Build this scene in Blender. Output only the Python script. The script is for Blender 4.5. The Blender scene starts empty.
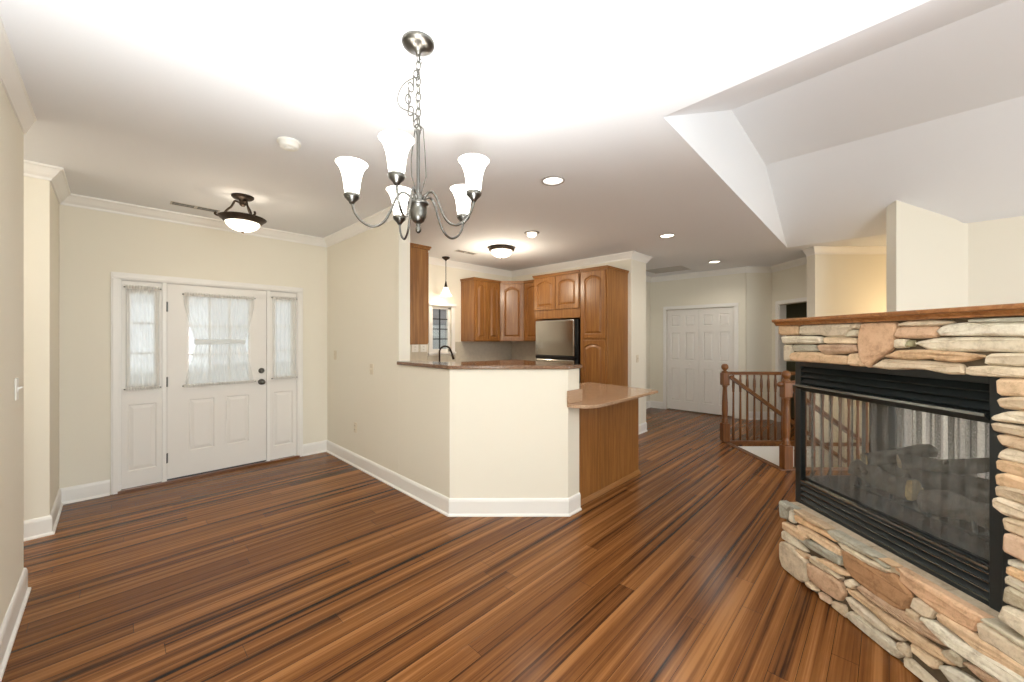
import bpy, bmesh, math, random
from mathutils import Vector, Matrix
from mathutils.geometry import tessellate_polygon
random.seed(7)
scene = bpy.context.scene
COL = scene.collection

# ---------------------------------------------------------------- camera
EYE = 1.464
YAW = math.radians(44.2)
cam_data = bpy.data.cameras.new('camera')
cam_data.sensor_width = 36.0
cam_data.lens = 388.0 * 36.0 / 1024.0
cam_data.shift_y = -3.0 / 1024.0
cam_data.clip_start = 0.02
cam = bpy.data.objects.new('camera', cam_data)
cam.location = (0, 0, EYE)
cam.rotation_euler = (math.pi / 2, 0, YAW - math.pi / 2)
COL.objects.link(cam)
scene.camera = cam

# ---------------------------------------------------------------- view and world
vs = scene.view_settings
vs.view_transform = 'Standard'
vs.look = 'None'
vs.gamma = 1.0
vs.use_curve_mapping = False
vs.exposure = 0.95
world = bpy.data.worlds.new('world')
scene.world = world
world.use_nodes = True
wn = world.node_tree.nodes
bgn = wn['Background']
bgn.inputs[0].default_value = (0.95, 0.97, 1.0, 1)
bgn.inputs[1].default_value = 0.55


def lamp(name, kind, loc, energy, color=(1, 1, 1), size=0.1, rot=None, size_y=None, spot=None, parent=None):
    l = bpy.data.lights.new(name, kind)
    l.energy = energy
    l.color = color
    if kind == 'AREA':
        l.size = size
        if size_y:
            l.shape = 'RECTANGLE'
            l.size_y = size_y
    else:
        l.shadow_soft_size = size
    if kind == 'SPOT':
        l.spot_size = math.radians(spot or 120)
        l.spot_blend = 0.6
    o = bpy.data.objects.new(name, l)
    o.location = loc
    if rot:
        o.rotation_euler = rot
    COL.objects.link(o)
    return o


# area lamps added as daylight from unseen rear windows, and the bounced flash
lamp('window_daylight', 'AREA', (0.9, -3.86, 1.45), 70, (0.88, 0.96, 1.0), 2.3, (math.radians(90), 0, 0), 1.9)
lamp('window_daylight', 'AREA', (4.6, -3.86, 1.45), 20, (0.96, 0.98, 1.0), 2.6, (math.radians(90), 0, 0), 1.9)
lamp('bounced_flash', 'SPOT', (0.02, 0.12, 0.70), 300, (0.91, 0.96, 1.0), 0.3, (math.radians(180), 0, 0), None, 119)
# ---------------------------------------------------------------- frames
FW = Vector((math.cos(YAW), math.sin(YAW), 0))
RT = Vector((math.sin(YAW), -math.cos(YAW), 0))


def frame(xa, ya, org=(0, 0, 0)):
    m = Matrix.Identity(4)
    for i in range(3):
        m[i][0] = xa[i]
        m[i][1] = ya[i]
        m[i][3] = org[i]
    return m


DG = frame(RT, FW)                       # the house's diagonal axes: x across, y deeper
_a = math.radians(46.1)
ES = Vector((math.cos(_a), math.sin(_a), 0))
ER = Vector((math.sin(_a), -math.cos(_a), 0))
FP = frame(ER, ES)                       # fireplace axes: x into the stone, y along its face


def S(c):
    c = c / 255.0
    return c / 12.92 if c <= 0.04045 else ((c + 0.055) / 1.055) ** 2.4


def rgb(r, g, b):
    return (S(r), S(g), S(b), 1)


# ---------------------------------------------------------------- materials
class NT:
    def __init__(s, name):
        s.m = bpy.data.materials.new(name)
        s.m.use_nodes = True
        s.t = s.m.node_tree
        s.p = s.t.nodes['Principled BSDF']
        s.out = s.t.nodes['Material Output']

    def n(s, typ, **kw):
        nd = s.t.nodes.new(typ)
        for k, v in kw.items():
            if k.startswith('i_'):
                key = k[2:]
                key = int(key) if key.isdigit() else key
                nd.inputs[key].default_value = v
            else:
                setattr(nd, k, v)
        return nd

    def l(s, a, b):
        s.t.links.new(a, b)

    def math(s, op, a, b=None):
        nd = s.n('ShaderNodeMath', operation=op)
        for i, v in enumerate((a, b)):
            if v is None:
                continue
            if isinstance(v, (int, float)):
                nd.inputs[i].default_value = v
            else:
                s.l(v, nd.inputs[i])
        return nd.outputs[0]

    def ramp(s, fac, stops):
        r = s.n('ShaderNodeValToRGB')
        el = r.color_ramp.elements
        while len(el) < len(stops):
            el.new(0.5)
        for e, (p, c) in zip(el, stops):
            e.position = p
            e.color = c
        s.l(fac, r.inputs[0])
        return r.outputs[0]

    def bump(s, h, strength=0.2, dist=0.01):
        b = s.n('ShaderNodeBump')
        b.inputs['Strength'].default_value = strength
        b.inputs['Distance'].default_value = dist
        s.l(h, b.inputs['Height'])
        s.l(b.outputs[0], s.p.inputs['Normal'])


def plain(name, col, rough=0.5, metal=0.0, noise=0.0, scale=8, bump=0.0, coat=0.0, spec=0.5):
    k = NT(name)
    k.p.inputs['Roughness'].default_value = rough
    k.p.inputs['Metallic'].default_value = metal
    k.p.inputs['Coat Weight'].default_value = coat
    k.p.inputs['Specular IOR Level'].default_value = spec
    k.p.inputs['Base Color'].default_value = col
    if noise or bump:
        tc = k.n('ShaderNodeTexCoord')
        nz = k.n('ShaderNodeTexNoise', i_Scale=scale, i_Detail=4.0)
        k.l(tc.outputs['Object'], nz.inputs['Vector'])
        if noise:
            lo = tuple(c * (1 - noise) for c in col[:3]) + (1,)
            hi = tuple(min(1, c * (1 + noise)) for c in col[:3]) + (1,)
            k.l(k.ramp(nz.outputs[0], [(0.3, lo), (0.7, hi)]), k.p.inputs['Base Color'])
        if bump:
            k.bump(nz.outputs[0], bump, 0.004)
    return k.m


def emit(name, col, strength, base=(0.9, 0.9, 0.88, 1)):
    k = NT(name)
    k.p.inputs['Base Color'].default_value = base
    k.p.inputs['Roughness'].default_value = 0.25
    k.p.inputs['Emission Color'].default_value = col
    k.p.inputs['Emission Strength'].default_value = strength
    return k.m


def wood(name, dark, mid, light, axis='Z', rough=0.35, fine=38, coat=0.2):
    k = NT(name)
    tc = k.n('ShaderNodeTexCoord')
    mp = k.n('ShaderNodeMapping')
    sc = {'X': (1.6, fine, fine), 'Y': (fine, 1.6, fine), 'Z': (fine, fine, 1.6)}[axis]
    mp.inputs['Scale'].default_value = sc
    k.l(tc.outputs['Object'], mp.inputs[0])
    nz = k.n('ShaderNodeTexNoise', i_Scale=1.0, i_Detail=5.0, i_Roughness=0.65, i_Distortion=0.6)
    k.l(mp.outputs[0], nz.inputs['Vector'])
    nz2 = k.n('ShaderNodeTexNoise', i_Scale=2.2, i_Detail=2.0)
    k.l(tc.outputs['Object'], nz2.inputs['Vector'])
    v = k.math('ADD', k.math('MULTIPLY', nz.outputs[0], 0.8), k.math('MULTIPLY', nz2.outputs[0], 0.2))
    k.l(k.ramp(v, [(0.27, dark), (0.5, mid), (0.73, light)]), k.p.inputs['Base Color'])
    k.p.inputs['Roughness'].default_value = rough
    k.p.inputs['Coat Weight'].default_value = coat
    k.p.inputs['Coat Roughness'].default_value = 0.2
    k.bump(nz.outputs[0], 0.08, 0.003)
    return k.m


def floor_mat():
    k = NT('strand_bamboo_floor')
    tc = k.n('ShaderNodeTexCoord')
    sp = k.n('ShaderNodeSeparateXYZ')
    k.l(tc.outputs['Object'], sp.inputs[0])
    x, y = sp.outputs[0], sp.outputs[1]
    row = k.math('DIVIDE', y, 0.096)
    rowi = k.math('FLOOR', row)
    w1 = k.n('ShaderNodeTexWhiteNoise', noise_dimensions='1D')
    k.l(rowi, w1.inputs['W'])
    xx = k.math('ADD', x, k.math('MULTIPLY', w1.outputs[0], 9.0))
    colf = k.math('DIVIDE', xx, 1.83)
    coli = k.math('FLOOR', colf)
    cv = k.n('ShaderNodeCombineXYZ')
    k.l(rowi, cv.inputs[0])
    k.l(coli, cv.inputs[1])
    w2 = k.n('ShaderNodeTexWhiteNoise', noise_dimensions='2D')
    k.l(cv.outputs[0], w2.inputs['Vector'])
    idv = w2.outputs[0]

    def streak(sx, sy, detail, rough, dist=0.0):
        c = k.n('ShaderNodeCombineXYZ')
        k.l(k.math('MULTIPLY', x, sx), c.inputs[0])
        k.l(k.math('MULTIPLY', y, sy), c.inputs[1])
        k.l(k.math('ADD', k.math('MULTIPLY', rowi, 3.7), k.math('MULTIPLY', idv, 0.25)), c.inputs[2])
        n = k.n('ShaderNodeTexNoise', i_Scale=1.0, i_Detail=detail, i_Roughness=rough, i_Distortion=dist)
        k.l(c.outputs[0], n.inputs['Vector'])
        return n.outputs[0]
    n1 = streak(0.26, 25.0, 3.0, 0.55, 0.1)
    n2 = streak(0.8, 120.0, 3.0, 0.6)
    n3 = streak(6.0, 60.0, 4.0, 0.7)
    v = k.math('ADD', k.math('MULTIPLY', n1, 0.72), k.math('MULTIPLY', n2, 0.24))
    v = k.math('ADD', v, k.math('MULTIPLY', n3, 0.10))
    v = k.math('ADD', v, k.math('MULTIPLY', k.math('SUBTRACT', idv, 0.5), 0.10))
    col = k.ramp(v, FLOOR_STOPS)
    fy = k.math('FRACT', row)
    fx = k.math('FRACT', colf)
    gap = k.math('MAXIMUM', k.math('LESS_THAN', fy, 0.018), k.math('LESS_THAN', fx, 0.0009))
    mx = k.n('ShaderNodeMix', data_type='RGBA')
    k.l(gap, mx.inputs['Factor'])
    k.l(col, mx.inputs['A'])
    mx.inputs['B'].default_value = rgb(38, 22, 14)
    k.l(mx.outputs['Result'], k.p.inputs['Base Color'])
    k.p.inputs['Roughness'].default_value = 0.25
    k.p.inputs['Specular IOR Level'].default_value = 0.2
    k.bump(k.math('ADD', k.math('MULTIPLY', gap, -0.6), k.math('MULTIPLY', n2, 0.25)), 0.12, 0.002)
    return k.m


FLOOR_STOPS = [(0.35, rgb(30, 17, 9)), (0.42, rgb(70, 41, 20)), (0.47, rgb(104, 63, 31)), (0.56, rgb(126, 80, 41)), (0.68, rgb(158, 108, 62))]


def stone_mat():
    k = NT('ledge_stone')
    at = k.n('ShaderNodeVertexColor', layer_name='stone_colour')
    tc = k.n('ShaderNodeTexCoord')
    n1 = k.n('ShaderNodeTexNoise', i_Scale=16.0, i_Detail=6.0, i_Roughness=0.65)
    n2 = k.n('ShaderNodeTexNoise', i_Scale=70.0, i_Detail=4.0, i_Roughness=0.7)
    for n in (n1, n2):
        k.l(tc.outputs['Object'], n.inputs['Vector'])
    v = k.math('ADD', k.math('MULTIPLY', n1.outputs[0], 0.65), k.math('MULTIPLY', n2.outputs[0], 0.35))
    r = k.ramp(v, [(0.32, rgb(190, 182, 172)), (0.5, rgb(238, 235, 230)), (0.68, rgb(255, 255, 255))])
    mx = k.n('ShaderNodeMix', data_type='RGBA', blend_type='MULTIPLY')
    mx.inputs['Factor'].default_value = 1.0
    k.l(at.outputs[0], mx.inputs['A'])
    k.l(r, mx.inputs['B'])
    k.l(mx.outputs['Result'], k.p.inputs['Base Color'])
    k.p.inputs['Roughness'].default_value = 0.85
    k.bump(v, 0.5, 0.012)
    return k.m


def sheer(name, col, opacity):
    k = NT(name)
    tr = k.n('ShaderNodeBsdfTransparent')
    tl = k.n('ShaderNodeBsdfTranslucent')
    tl.inputs[0].default_value = col
    df = k.n('ShaderNodeBsdfDiffuse')
    df.inputs[0].default_value = col
    m1 = k.n('ShaderNodeMixShader')
    m1.inputs[0].default_value = 0.5
    k.l(tl.outputs[0], m1.inputs[1])
    k.l(df.outputs[0], m1.inputs[2])
    m2 = k.n('ShaderNodeMixShader')
    m2.inputs[0].default_value = opacity
    k.l(tr.outputs[0], m2.inputs[1])
    k.l(m1.outputs[0], m2.inputs[2])
    k.l(m2.outputs[0], k.out.inputs[0])
    return k.m


def glass_mat(name, refl=0.08, tint=(0.96, 0.98, 0.97, 1)):
    k = NT(name)
    tr = k.n('ShaderNodeBsdfTransparent')
    tr.inputs[0].default_value = tint
    gl = k.n('ShaderNodeBsdfGlossy')
    gl.inputs['Roughness'].default_value = 0.02
    m2 = k.n('ShaderNodeMixShader')
    m2.inputs[0].default_value = refl
    k.l(tr.outputs[0], m2.inputs[1])
    k.l(gl.outputs[0], m2.inputs[2])
    k.l(m2.outputs[0], k.out.inputs[0])
    return k.m


def chainmail(name, col, cover, metal):
    """fine woven metal curtain: tiny rings with open holes"""
    k = NT(name)
    tr = k.n('ShaderNodeBsdfTransparent')
    tc = k.n('ShaderNodeTexCoord')
    n = k.n('ShaderNodeTexNoise', i_Scale=230.0, i_Detail=1.0)
    k.l(tc.outputs['Object'], n.inputs['Vector'])
    mr = k.n('ShaderNodeMapRange')
    mr.inputs[1].default_value = 0.3
    mr.inputs[2].default_value = 0.7
    mr.inputs[3].default_value = max(0.0, cover - 0.12)
    mr.inputs[4].default_value = min(1.0, cover + 0.12)
    k.l(n.outputs[0], mr.inputs[0])
    m2 = k.n('ShaderNodeMixShader')
    k.l(mr.outputs[0], m2.inputs[0])
    k.l(tr.outputs[0], m2.inputs[1])
    tl = k.n('ShaderNodeBsdfTranslucent')
    tl.inputs[0].default_value = col
    df = k.n('ShaderNodeBsdfDiffuse')
    df.inputs[0].default_value = col
    m1 = k.n('ShaderNodeMixShader')
    m1.inputs[0].default_value = metal
    k.l(df.outputs[0], m1.inputs[1])
    k.l(tl.outputs[0], m1.inputs[2])
    k.l(m1.outputs[0], m2.inputs[2])
    k.l(m2.outputs[0], k.out.inputs[0])
    return k.m


def granite(name, cols, rough=0.12, scale=120):
    k = NT(name)
    tc = k.n('ShaderNodeTexCoord')
    n = k.n('ShaderNodeTexNoise', i_Scale=float(scale), i_Detail=3.0, i_Roughness=0.7)
    k.l(tc.outputs['Object'], n.inputs['Vector'])
    k.l(k.ramp(n.outputs[0], [(0.36, cols[0]), (0.5, cols[1]), (0.64, cols[2])]), k.p.inputs['Base Color'])
    k.p.inputs['Roughness'].default_value = rough
    return k.m


M = {}
M['wall'] = plain('cream_wall_paint', rgb(238, 232, 216), 0.75, bump=0.03, scale=60)
M['ceil'] = plain('ceiling_paint', rgb(238, 239, 241), 0.85, bump=0.03, scale=50)
M['trim'] = plain('white_trim_paint', rgb(243, 240, 234), 0.35, bump=0.01, scale=30)
M['door'] = plain('white_door_paint', rgb(238, 234, 227), 0.42, bump=0.01, scale=30)
M['floor'] = floor_mat()
M['oak'] = wood('oak_cabinet', rgb(112, 70, 30), rgb(148, 98, 48), rgb(180, 128, 70), 'Z')
M['oakx'] = wood('oak_across', rgb(112, 70, 30), rgb(148, 98, 48), rgb(180, 128, 70), 'X')
M['rail'] = wood('stained_oak_rail', rgb(82, 47, 20), rgb(118, 72, 33), rgb(144, 94, 48), 'Z', 0.3)
M['railx'] = wood('stained_oak_rail_long', rgb(78, 44, 18), rgb(112, 68, 30), rgb(140, 90, 44), 'X', 0.3)
M['mantel'] = wood('oak_mantel', rgb(104, 64, 32), rgb(146, 96, 52), rgb(178, 128, 80), 'X', 0.35)
M['stone'] = stone_mat()
M['mortar'] = plain('mortar', rgb(92, 78, 60), 0.95, noise=0.2, scale=30, bump=0.3)
M['black'] = plain('black_steel', rgb(30, 36, 37), 0.38, 0.0, noise=0.12, scale=20)
M['blackgloss'] = plain('black_steel_edge', rgb(136, 140, 138), 0.25, 0.9, noise=0.05, scale=20)  # pale colour paints the highlight on the black steel edges
M['soot'] = plain('firebox_lining', rgb(46, 46, 44), 0.85, noise=0.25, scale=14)
M['nickel'] = plain('brushed_nickel', rgb(100, 98, 93), 0.33, 1.0, noise=0.06, scale=40)
M['bronze'] = plain('aged_bronze', rgb(62, 50, 40), 0.42, 0.7, noise=0.25, scale=25)
M['steel'] = plain('stainless_steel', rgb(196, 194, 188), 0.14, 1.0, noise=0.04, scale=5)
M['dark'] = plain('dark_plastic', rgb(28, 27, 26), 0.4, noise=0.1, scale=20)
M['plastic'] = plain('white_plastic', rgb(240, 238, 230), 0.35, noise=0.01, scale=20)
M['almond'] = plain('almond_plastic', rgb(224, 212, 188), 0.4, noise=0.02, scale=20)
M['shade'] = emit('frosted_glass_lit', (1.0, 0.95, 0.87, 1), 3.0)
M['bowl'] = emit('alabaster_glass_lit', (1.0, 0.86, 0.68, 1), 1.6)
M['bulb'] = emit('lamp_lens_lit', (1.0, 0.88, 0.7, 1), 3.0)
M['lens'] = emit('lens_softly_lit', (1.0, 0.97, 0.92, 1), 0.75)
M['granite'] = granite('tan_speckled_counter', [rgb(150, 116, 88), rgb(184, 150, 120), rgb(208, 180, 152)], 0.08)
M['bargranite'] = granite('brown_speckled_counter', [rgb(84, 58, 42), rgb(122, 90, 66), rgb(158, 122, 94)], 0.12)
M['tile'] = plain('pale_backsplash', rgb(206, 198, 180), 0.25, noise=0.06, scale=18)
M['sheer'] = sheer('sheer_voile', (0.94, 0.94, 0.92, 1), 0.64)
M['sheerband'] = sheer('gathered_voile', (0.92, 0.90, 0.86, 1), 0.92)
M['glass'] = glass_mat('window_glass')
M['fireglass'] = glass_mat('fire_glass', 0.010, (0.975, 0.98, 0.975, 1))
M['mail'] = chainmail('mesh_screen_dark', rgb(190, 188, 182), 0.14, 0.4)
M['mailback'] = chainmail('mesh_screen_pale', rgb(250, 248, 246), 0.62, 0.62)  # same mesh as the front one, whitened to look lit from behind
M['log'] = plain('ceramic_log_bark', rgb(96, 88, 78), 0.95, noise=0.45, scale=30, bump=0.6)
M['logend'] = plain('ceramic_log_cut', rgb(204, 178, 134), 0.9, noise=0.3, scale=60, bump=0.3)
M['ember'] = plain('ember_bed', rgb(58, 54, 50), 0.95, noise=0.4, scale=60, bump=0.6)
M['darkwall'] = plain('olive_wall_paint', rgb(120, 118, 92), 0.8, noise=0.03, scale=6)
M['grass'] = plain('pale_concrete', rgb(206, 204, 198), 0.95, noise=0.25, scale=3)
M['siding'] = plain('grey_siding', rgb(168, 170, 172), 0.7, noise=0.1, scale=4)
M['carpet'] = plain('stair_carpet', rgb(176, 160, 138), 0.95, noise=0.1, scale=60, bump=0.2)
M['ring'] = plain('grey_trim_ring', rgb(158, 152, 144), 0.45, noise=0.03, scale=20)
M['vent'] = plain('vent_paint', rgb(206, 200, 190), 0.5, noise=0.02, scale=20)


# ---------------------------------------------------------------- mesh helpers
ROOTM = {}


class MB:
    """collects geometry in world space; build() links ONE mesh object"""

    def __init__(s, fr=None):
        s.v, s.f, s.sm, s.mi, s.col = [], [], [], [], []
        s.M = fr or Matrix.Identity(4)
        s.cur = 0
        s.c = (1, 1, 1, 1)

    def add(s, vs, fs, smooth=False):
        b = len(s.v)
        s.v += [s.M @ Vector(v) for v in vs]
        for f in fs:
            s.f.append([b + i for i in f])
            s.sm.append(smooth)
            s.mi.append(s.cur)
            s.col.append(s.c)
        return s

    def box(s, x0, x1, y0, y1, z0, z1):
        x0, x1 = sorted((x0, x1))
        y0, y1 = sorted((y0, y1))
        z0, z1 = sorted((z0, z1))
        v = [(x, y, z) for z in (z0, z1) for y in (y0, y1) for x in (x0, x1)]
        return s.add(v, [(0, 2, 3, 1), (4, 5, 7, 6), (0, 1, 5, 4), (2, 6, 7, 3), (0, 4, 6, 2), (1, 3, 7, 5)])

    def bbox(s, x0, x1, y0, y1, z0, z1, b=0.004):
        """box with chamfered edges"""
        bm = bmesh.new()
        bmesh.ops.create_cube(bm, size=1)
        for q in bm.verts:
            q.co = Vector(((x0 + x1) / 2 + q.co.x * (x1 - x0), (y0 + y1) / 2 + q.co.y * (y1 - y0), (z0 + z1) / 2 + q.co.z * (z1 - z0)))
        bmesh.ops.bevel(bm, geom=list(bm.edges), offset=b, segments=2, affect='EDGES', profile=0.5)
        s.bm(bm)
        return s

    def bm(s, bm, smooth=False):
        bm.verts.index_update()
        s.add([v.co.copy() for v in bm.verts], [[v.index for v in f.verts] for f in bm.faces], smooth)
        bm.free()

    def poly_face(s, loops, flip=False):
        """flat face with holes; loops are lists of 3d points"""
        tri = tessellate_polygon([[Vector(p) for p in l] for l in loops])
        pts = [p for l in loops for p in l]
        s.add(pts, [tuple(reversed(t)) if flip else tuple(t) for t in tri])

    def prism(s, poly, z0, z1, holes=()):
        loops = [poly] + list(holes)
        for z in (z0, z1):
            s.poly_face([[(p[0], p[1], z) for p in l] for l in loops])
        for l in loops:
            n = len(l)
            s.add([(p[0], p[1], z0) for p in l] + [(p[0], p[1], z1) for p in l],
                  [(i, (i + 1) % n, n + (i + 1) % n, n + i) for i in range(n)])
        return s

    def xprism(s, poly, y0, y1):
        """poly in (x, z) pulled along y"""
        n = len(poly)
        for y in (y0, y1):
            s.poly_face([[(p[0], y, p[1]) for p in poly]])
        s.add([(p[0], y0, p[1]) for p in poly] + [(p[0], y1, p[1]) for p in poly],
              [(i, (i + 1) % n, n + (i + 1) % n, n + i) for i in range(n)])
        return s

    def yprism(s, poly, x0, x1):
        """poly in (y, z) pulled along x"""
        n = len(poly)
        for x in (x0, x1):
            s.poly_face([[(x, p[0], p[1]) for p in poly]])
        s.add([(x0, p[0], p[1]) for p in poly] + [(x1, p[0], p[1]) for p in poly],
              [(i, (i + 1) % n, n + (i + 1) % n, n + i) for i in range(n)])
        return s

    def tube(s, pts, r, seg=8, closed=False, smooth=True):
        pts = [Vector(p) for p in pts]
        n = len(pts)
        rs = r if isinstance(r, (list, tuple)) else [r] * n
        vs, fs = [], []
        up = None
        for i, p in enumerate(pts):
            a = pts[(i - 1) % n] if (closed or i > 0) else p
            b = pts[(i + 1) % n] if (closed or i < n - 1) else p
            t = (b - a).normalized()
            if up is None:
                up = Vector((0, 0, 1)) if abs(t.z) < 0.9 else Vector((1, 0, 0))
            side = t.cross(up)
            if side.length < 1e-5:
                side = t.cross(Vector((0, 1, 0)))
            side.normalize()
            up = side.cross(t).normalized()
            for k in range(seg):
                an = 2 * math.pi * k / seg
                vs.append(p + (side * math.cos(an) + up * math.sin(an)) * rs[i])
        m = n if closed else n - 1
        for i in range(m):
            for k in range(seg):
                j = (i + 1) % n
                fs.append((i * seg + k, i * seg + (k + 1) % seg, j * seg + (k + 1) % seg, j * seg + k))
        if not closed:
            fs.append(tuple(range(seg - 1, -1, -1)))
            fs.append(tuple((n - 1) * seg + k for k in range(seg)))
        return s.add(vs, fs, smooth)

    def lathe(s, prof, cx, cy, seg=24, sq=None, smooth=True):
        """profile (radius, z) turned about a vertical axis"""
        vs, fs = [], []
        for r, z in prof:
            for k in range(seg):
                an = 2 * math.pi * k / seg
                vs.append((cx + r * math.cos(an), cy + r * math.sin(an), z))
        for i in range(len(prof) - 1):
            for k in range(seg):
                a, b = i * seg + k, i * seg + (k + 1) % seg
                fs.append((a, b, b + seg, a + seg))
        if prof[0][0] > 1e-4:
            fs.append(tuple(range(seg - 1, -1, -1)))
        if prof[-1][0] > 1e-4:
            fs.append(tuple((len(prof) - 1) * seg + k for k in range(seg)))
        return s.add(vs, fs, smooth)

    def sweep(s, path, prof, closed_prof=True):
        """profile (offset to the left of the path, z) carried along a floor-plan path with mitres"""
        P = [Vector((p[0], p[1])) for p in path]
        n = len(P)
        dirs = [(P[i + 1] - P[i]).normalized() for i in range(n - 1)]
        nor = [Vector((-q.y, q.x)) for q in dirs]
        vs, fs = [], []
        m = len(prof)
        for i in range(n):
            if i == 0:
                mit = nor[0]
            elif i == n - 1:
                mit = nor[-1]
            else:
                mit = (nor[i - 1] + nor[i])
                mit = mit / max(0.15, mit.dot(nor[i]))
            for o, z in prof:
                q = P[i] + mit * o
                vs.append((q.x, q.y, z))
        for i in range(n - 1):
            for k in range(m):
                fs.append((i * m + k, i * m + (k + 1) % m, (i + 1) * m + (k + 1) % m, (i + 1) * m + k))
        s.add(vs, fs)
        for i in (0, n - 1):
            s.poly_face([vs[i * m:(i + 1) * m]])
        return s

    def build(s, name, mat, parent=None, bevel=0.0, colours=False):
        me = bpy.data.meshes.new(name)
        inv = Matrix.Identity(4)
        if parent is not None:
            inv = ROOTM[parent.name].inverted()
        me.from_pydata([inv @ v for v in s.v], [], s.f)
        mats = mat if isinstance(mat, list) else [mat]
        for m in mats:
            me.materials.append(m)
        me.polygons.foreach_set('use_smooth', s.sm)
        me.polygons.foreach_set('material_index', s.mi)
        if colours:
            ca = me.color_attributes.new('stone_colour', 'FLOAT_COLOR', 'CORNER')
            for p in me.polygons:
                for li in p.loop_indices:
                    ca.data[li].color = s.col[p.index]
        me.update()
        bm = bmesh.new()
        bm.from_mesh(me)
        bmesh.ops.remove_doubles(bm, verts=bm.verts, dist=1e-6)
        bmesh.ops.recalc_face_normals(bm, faces=bm.faces)
        bm.to_mesh(me)
        bm.free()
        o = bpy.data.objects.new(name, me)
        COL.objects.link(o)
        if parent is not None:
            o.parent = parent
            ROOTM[o.name] = ROOTM[parent.name]
        else:
            ROOTM[o.name] = Matrix.Identity(4)
        if bevel:
            b = o.modifiers.new('edge', 'BEVEL')
            b.width = bevel
            b.segments = 2
            b.limit_method = 'ANGLE'
            b.angle_limit = math.radians(40)
        return o


def tag(o, label, cat, group=None, kind=None):
    if label:
        o['label'] = label
    if cat:
        o['category'] = cat
    if group:
        o['group'] = group
    if kind:
        o['kind'] = kind
    return o


def thing(name, loc, label, cat, group=None, fr=None, kind=None):
    """an Empty at the thing's base; fr gives its turn"""
    o = bpy.data.objects.new(name, None)
    o.empty_display_size = 0.1
    COL.objects.link(o)
    m = Matrix.Translation(Vector(loc))
    if fr is not None:
        r = fr.to_3x3().to_4x4()
        m = m @ r
        o.rotation_euler = r.to_euler()
    o.location = loc
    ROOTM[o.name] = m
    return tag(o, label, cat, group, kind)


def struct(name, mb, mat, parent=None, label=None, cat=None, **kw):
    o = mb.build(name, mat, parent, **kw)
    if parent is None:
        o['kind'] = 'structure'
        tag(o, label, cat)
    return o


def copy_tree(o, parent=None):
    c = o.copy()
    COL.objects.link(c)
    ROOTM[c.name] = ROOTM[o.name]
    if parent is not None:
        c.parent = parent
    for ch in list(o.children):
        copy_tree(ch, c)
    return c


def W(r, d, z=0.0):
    return DG @ Vector((r, d, z))


def shrink(poly, ins):
    xs = [p[0] for p in poly]
    ys = [p[1] for p in poly]
    cx, cy = (min(xs) + max(xs)) / 2, (min(ys) + max(ys)) / 2
    w, h = max(xs) - min(xs), max(ys) - min(ys)
    fx, fy = max(0.05, 1 - 2 * ins / w), max(0.05, 1 - 2 * ins / h)
    return [(cx + (p[0] - cx) * fx, cy + (p[1] - cy) * fy) for p in poly]


def rect(x0, x1, z0, z1):
    return [(x0, z0), (x1, z0), (x1, z1), (x0, z1)]


def arch(x0, x1, z0, z1, rise, n=10):
    """rectangle whose top is a cathedral arch"""
    pts = [(x0, z0), (x1, z0)]
    for i in range(n + 1):
        t = i / n
        pts.append((x1 + (x0 - x1) * t, z1 - rise + rise * math.sin(math.pi * t) ** 0.8))
    return pts


def panel_slab(mb, x0, x1, z0, z1, yf, th, panels=(), open_holes=(), groove=0.009, ins=0.028, raise_to=0.003):
    """door leaf facing -y in the frame: raised panels and open lights"""
    holes = list(panels) + list(open_holes)
    mb.poly_face([[(p[0], yf, p[1]) for p in rect(x0, x1, z0, z1)]] + [[(p[0], yf, p[1]) for p in h] for h in holes])
    yb = yf + th
    mb.poly_face([[(p[0], yb, p[1]) for p in rect(x0, x1, z0, z1)]] + [[(p[0], yb, p[1]) for p in h] for h in open_holes])
    R_ = rect(x0, x1, z0, z1)
    mb.add([(p[0], yf, p[1]) for p in R_] + [(p[0], yb, p[1]) for p in R_], [(i, (i + 1) % 4, 4 + (i + 1) % 4, 4 + i) for i in range(4)])
    for h in open_holes:
        n = len(h)
        mb.add([(p[0], yf, p[1]) for p in h] + [(p[0], yb, p[1]) for p in h], [(i, (i + 1) % n, n + (i + 1) % n, n + i) for i in range(n)])
    for h in panels:
        n = len(h)
        rings = [(h, yf), (shrink(h, 0.006), yf + groove), (shrink(h, 0.012), yf + groove), (shrink(h, 0.012 + ins), yf + raise_to)]
        vs, fs = [], []
        for r_, y in rings:
            vs += [(p[0], y, p[1]) for p in r_]
        for k in range(3):
            for i in range(n):
                fs.append((k * n + i, k * n + (i + 1) % n, (k + 1) * n + (i + 1) % n, (k + 1) * n + i))
        mb.add(vs, fs)
        mb.poly_face([[(p[0], rings[3][1], p[1]) for p in rings[3][0]]])

# ================================================================ ROOM SHELL
CZ = 2.735                                # flat ceiling
XL, YF, XK = -0.358, 5.225, 1.937         # left wall, entry wall, kitchen wall faces

# floor with the stairwell cut out
well = [W(3.03, 4.36), W(6.6, 4.36), W(6.6, 5.43), W(3.03, 5.43)]
mb = MB().prism([(-2.7, -4.0), (10.4, -4.0), (10.4, 5.36), (-2.7, 5.36)], -0.05, 0.0, [[(p.x, p.y) for p in well]])
struct('floor', mb, M['floor'])
struct('ground', MB().box(-30, 40, -40, 40, -0.75, -0.70), M['grass'])

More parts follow.
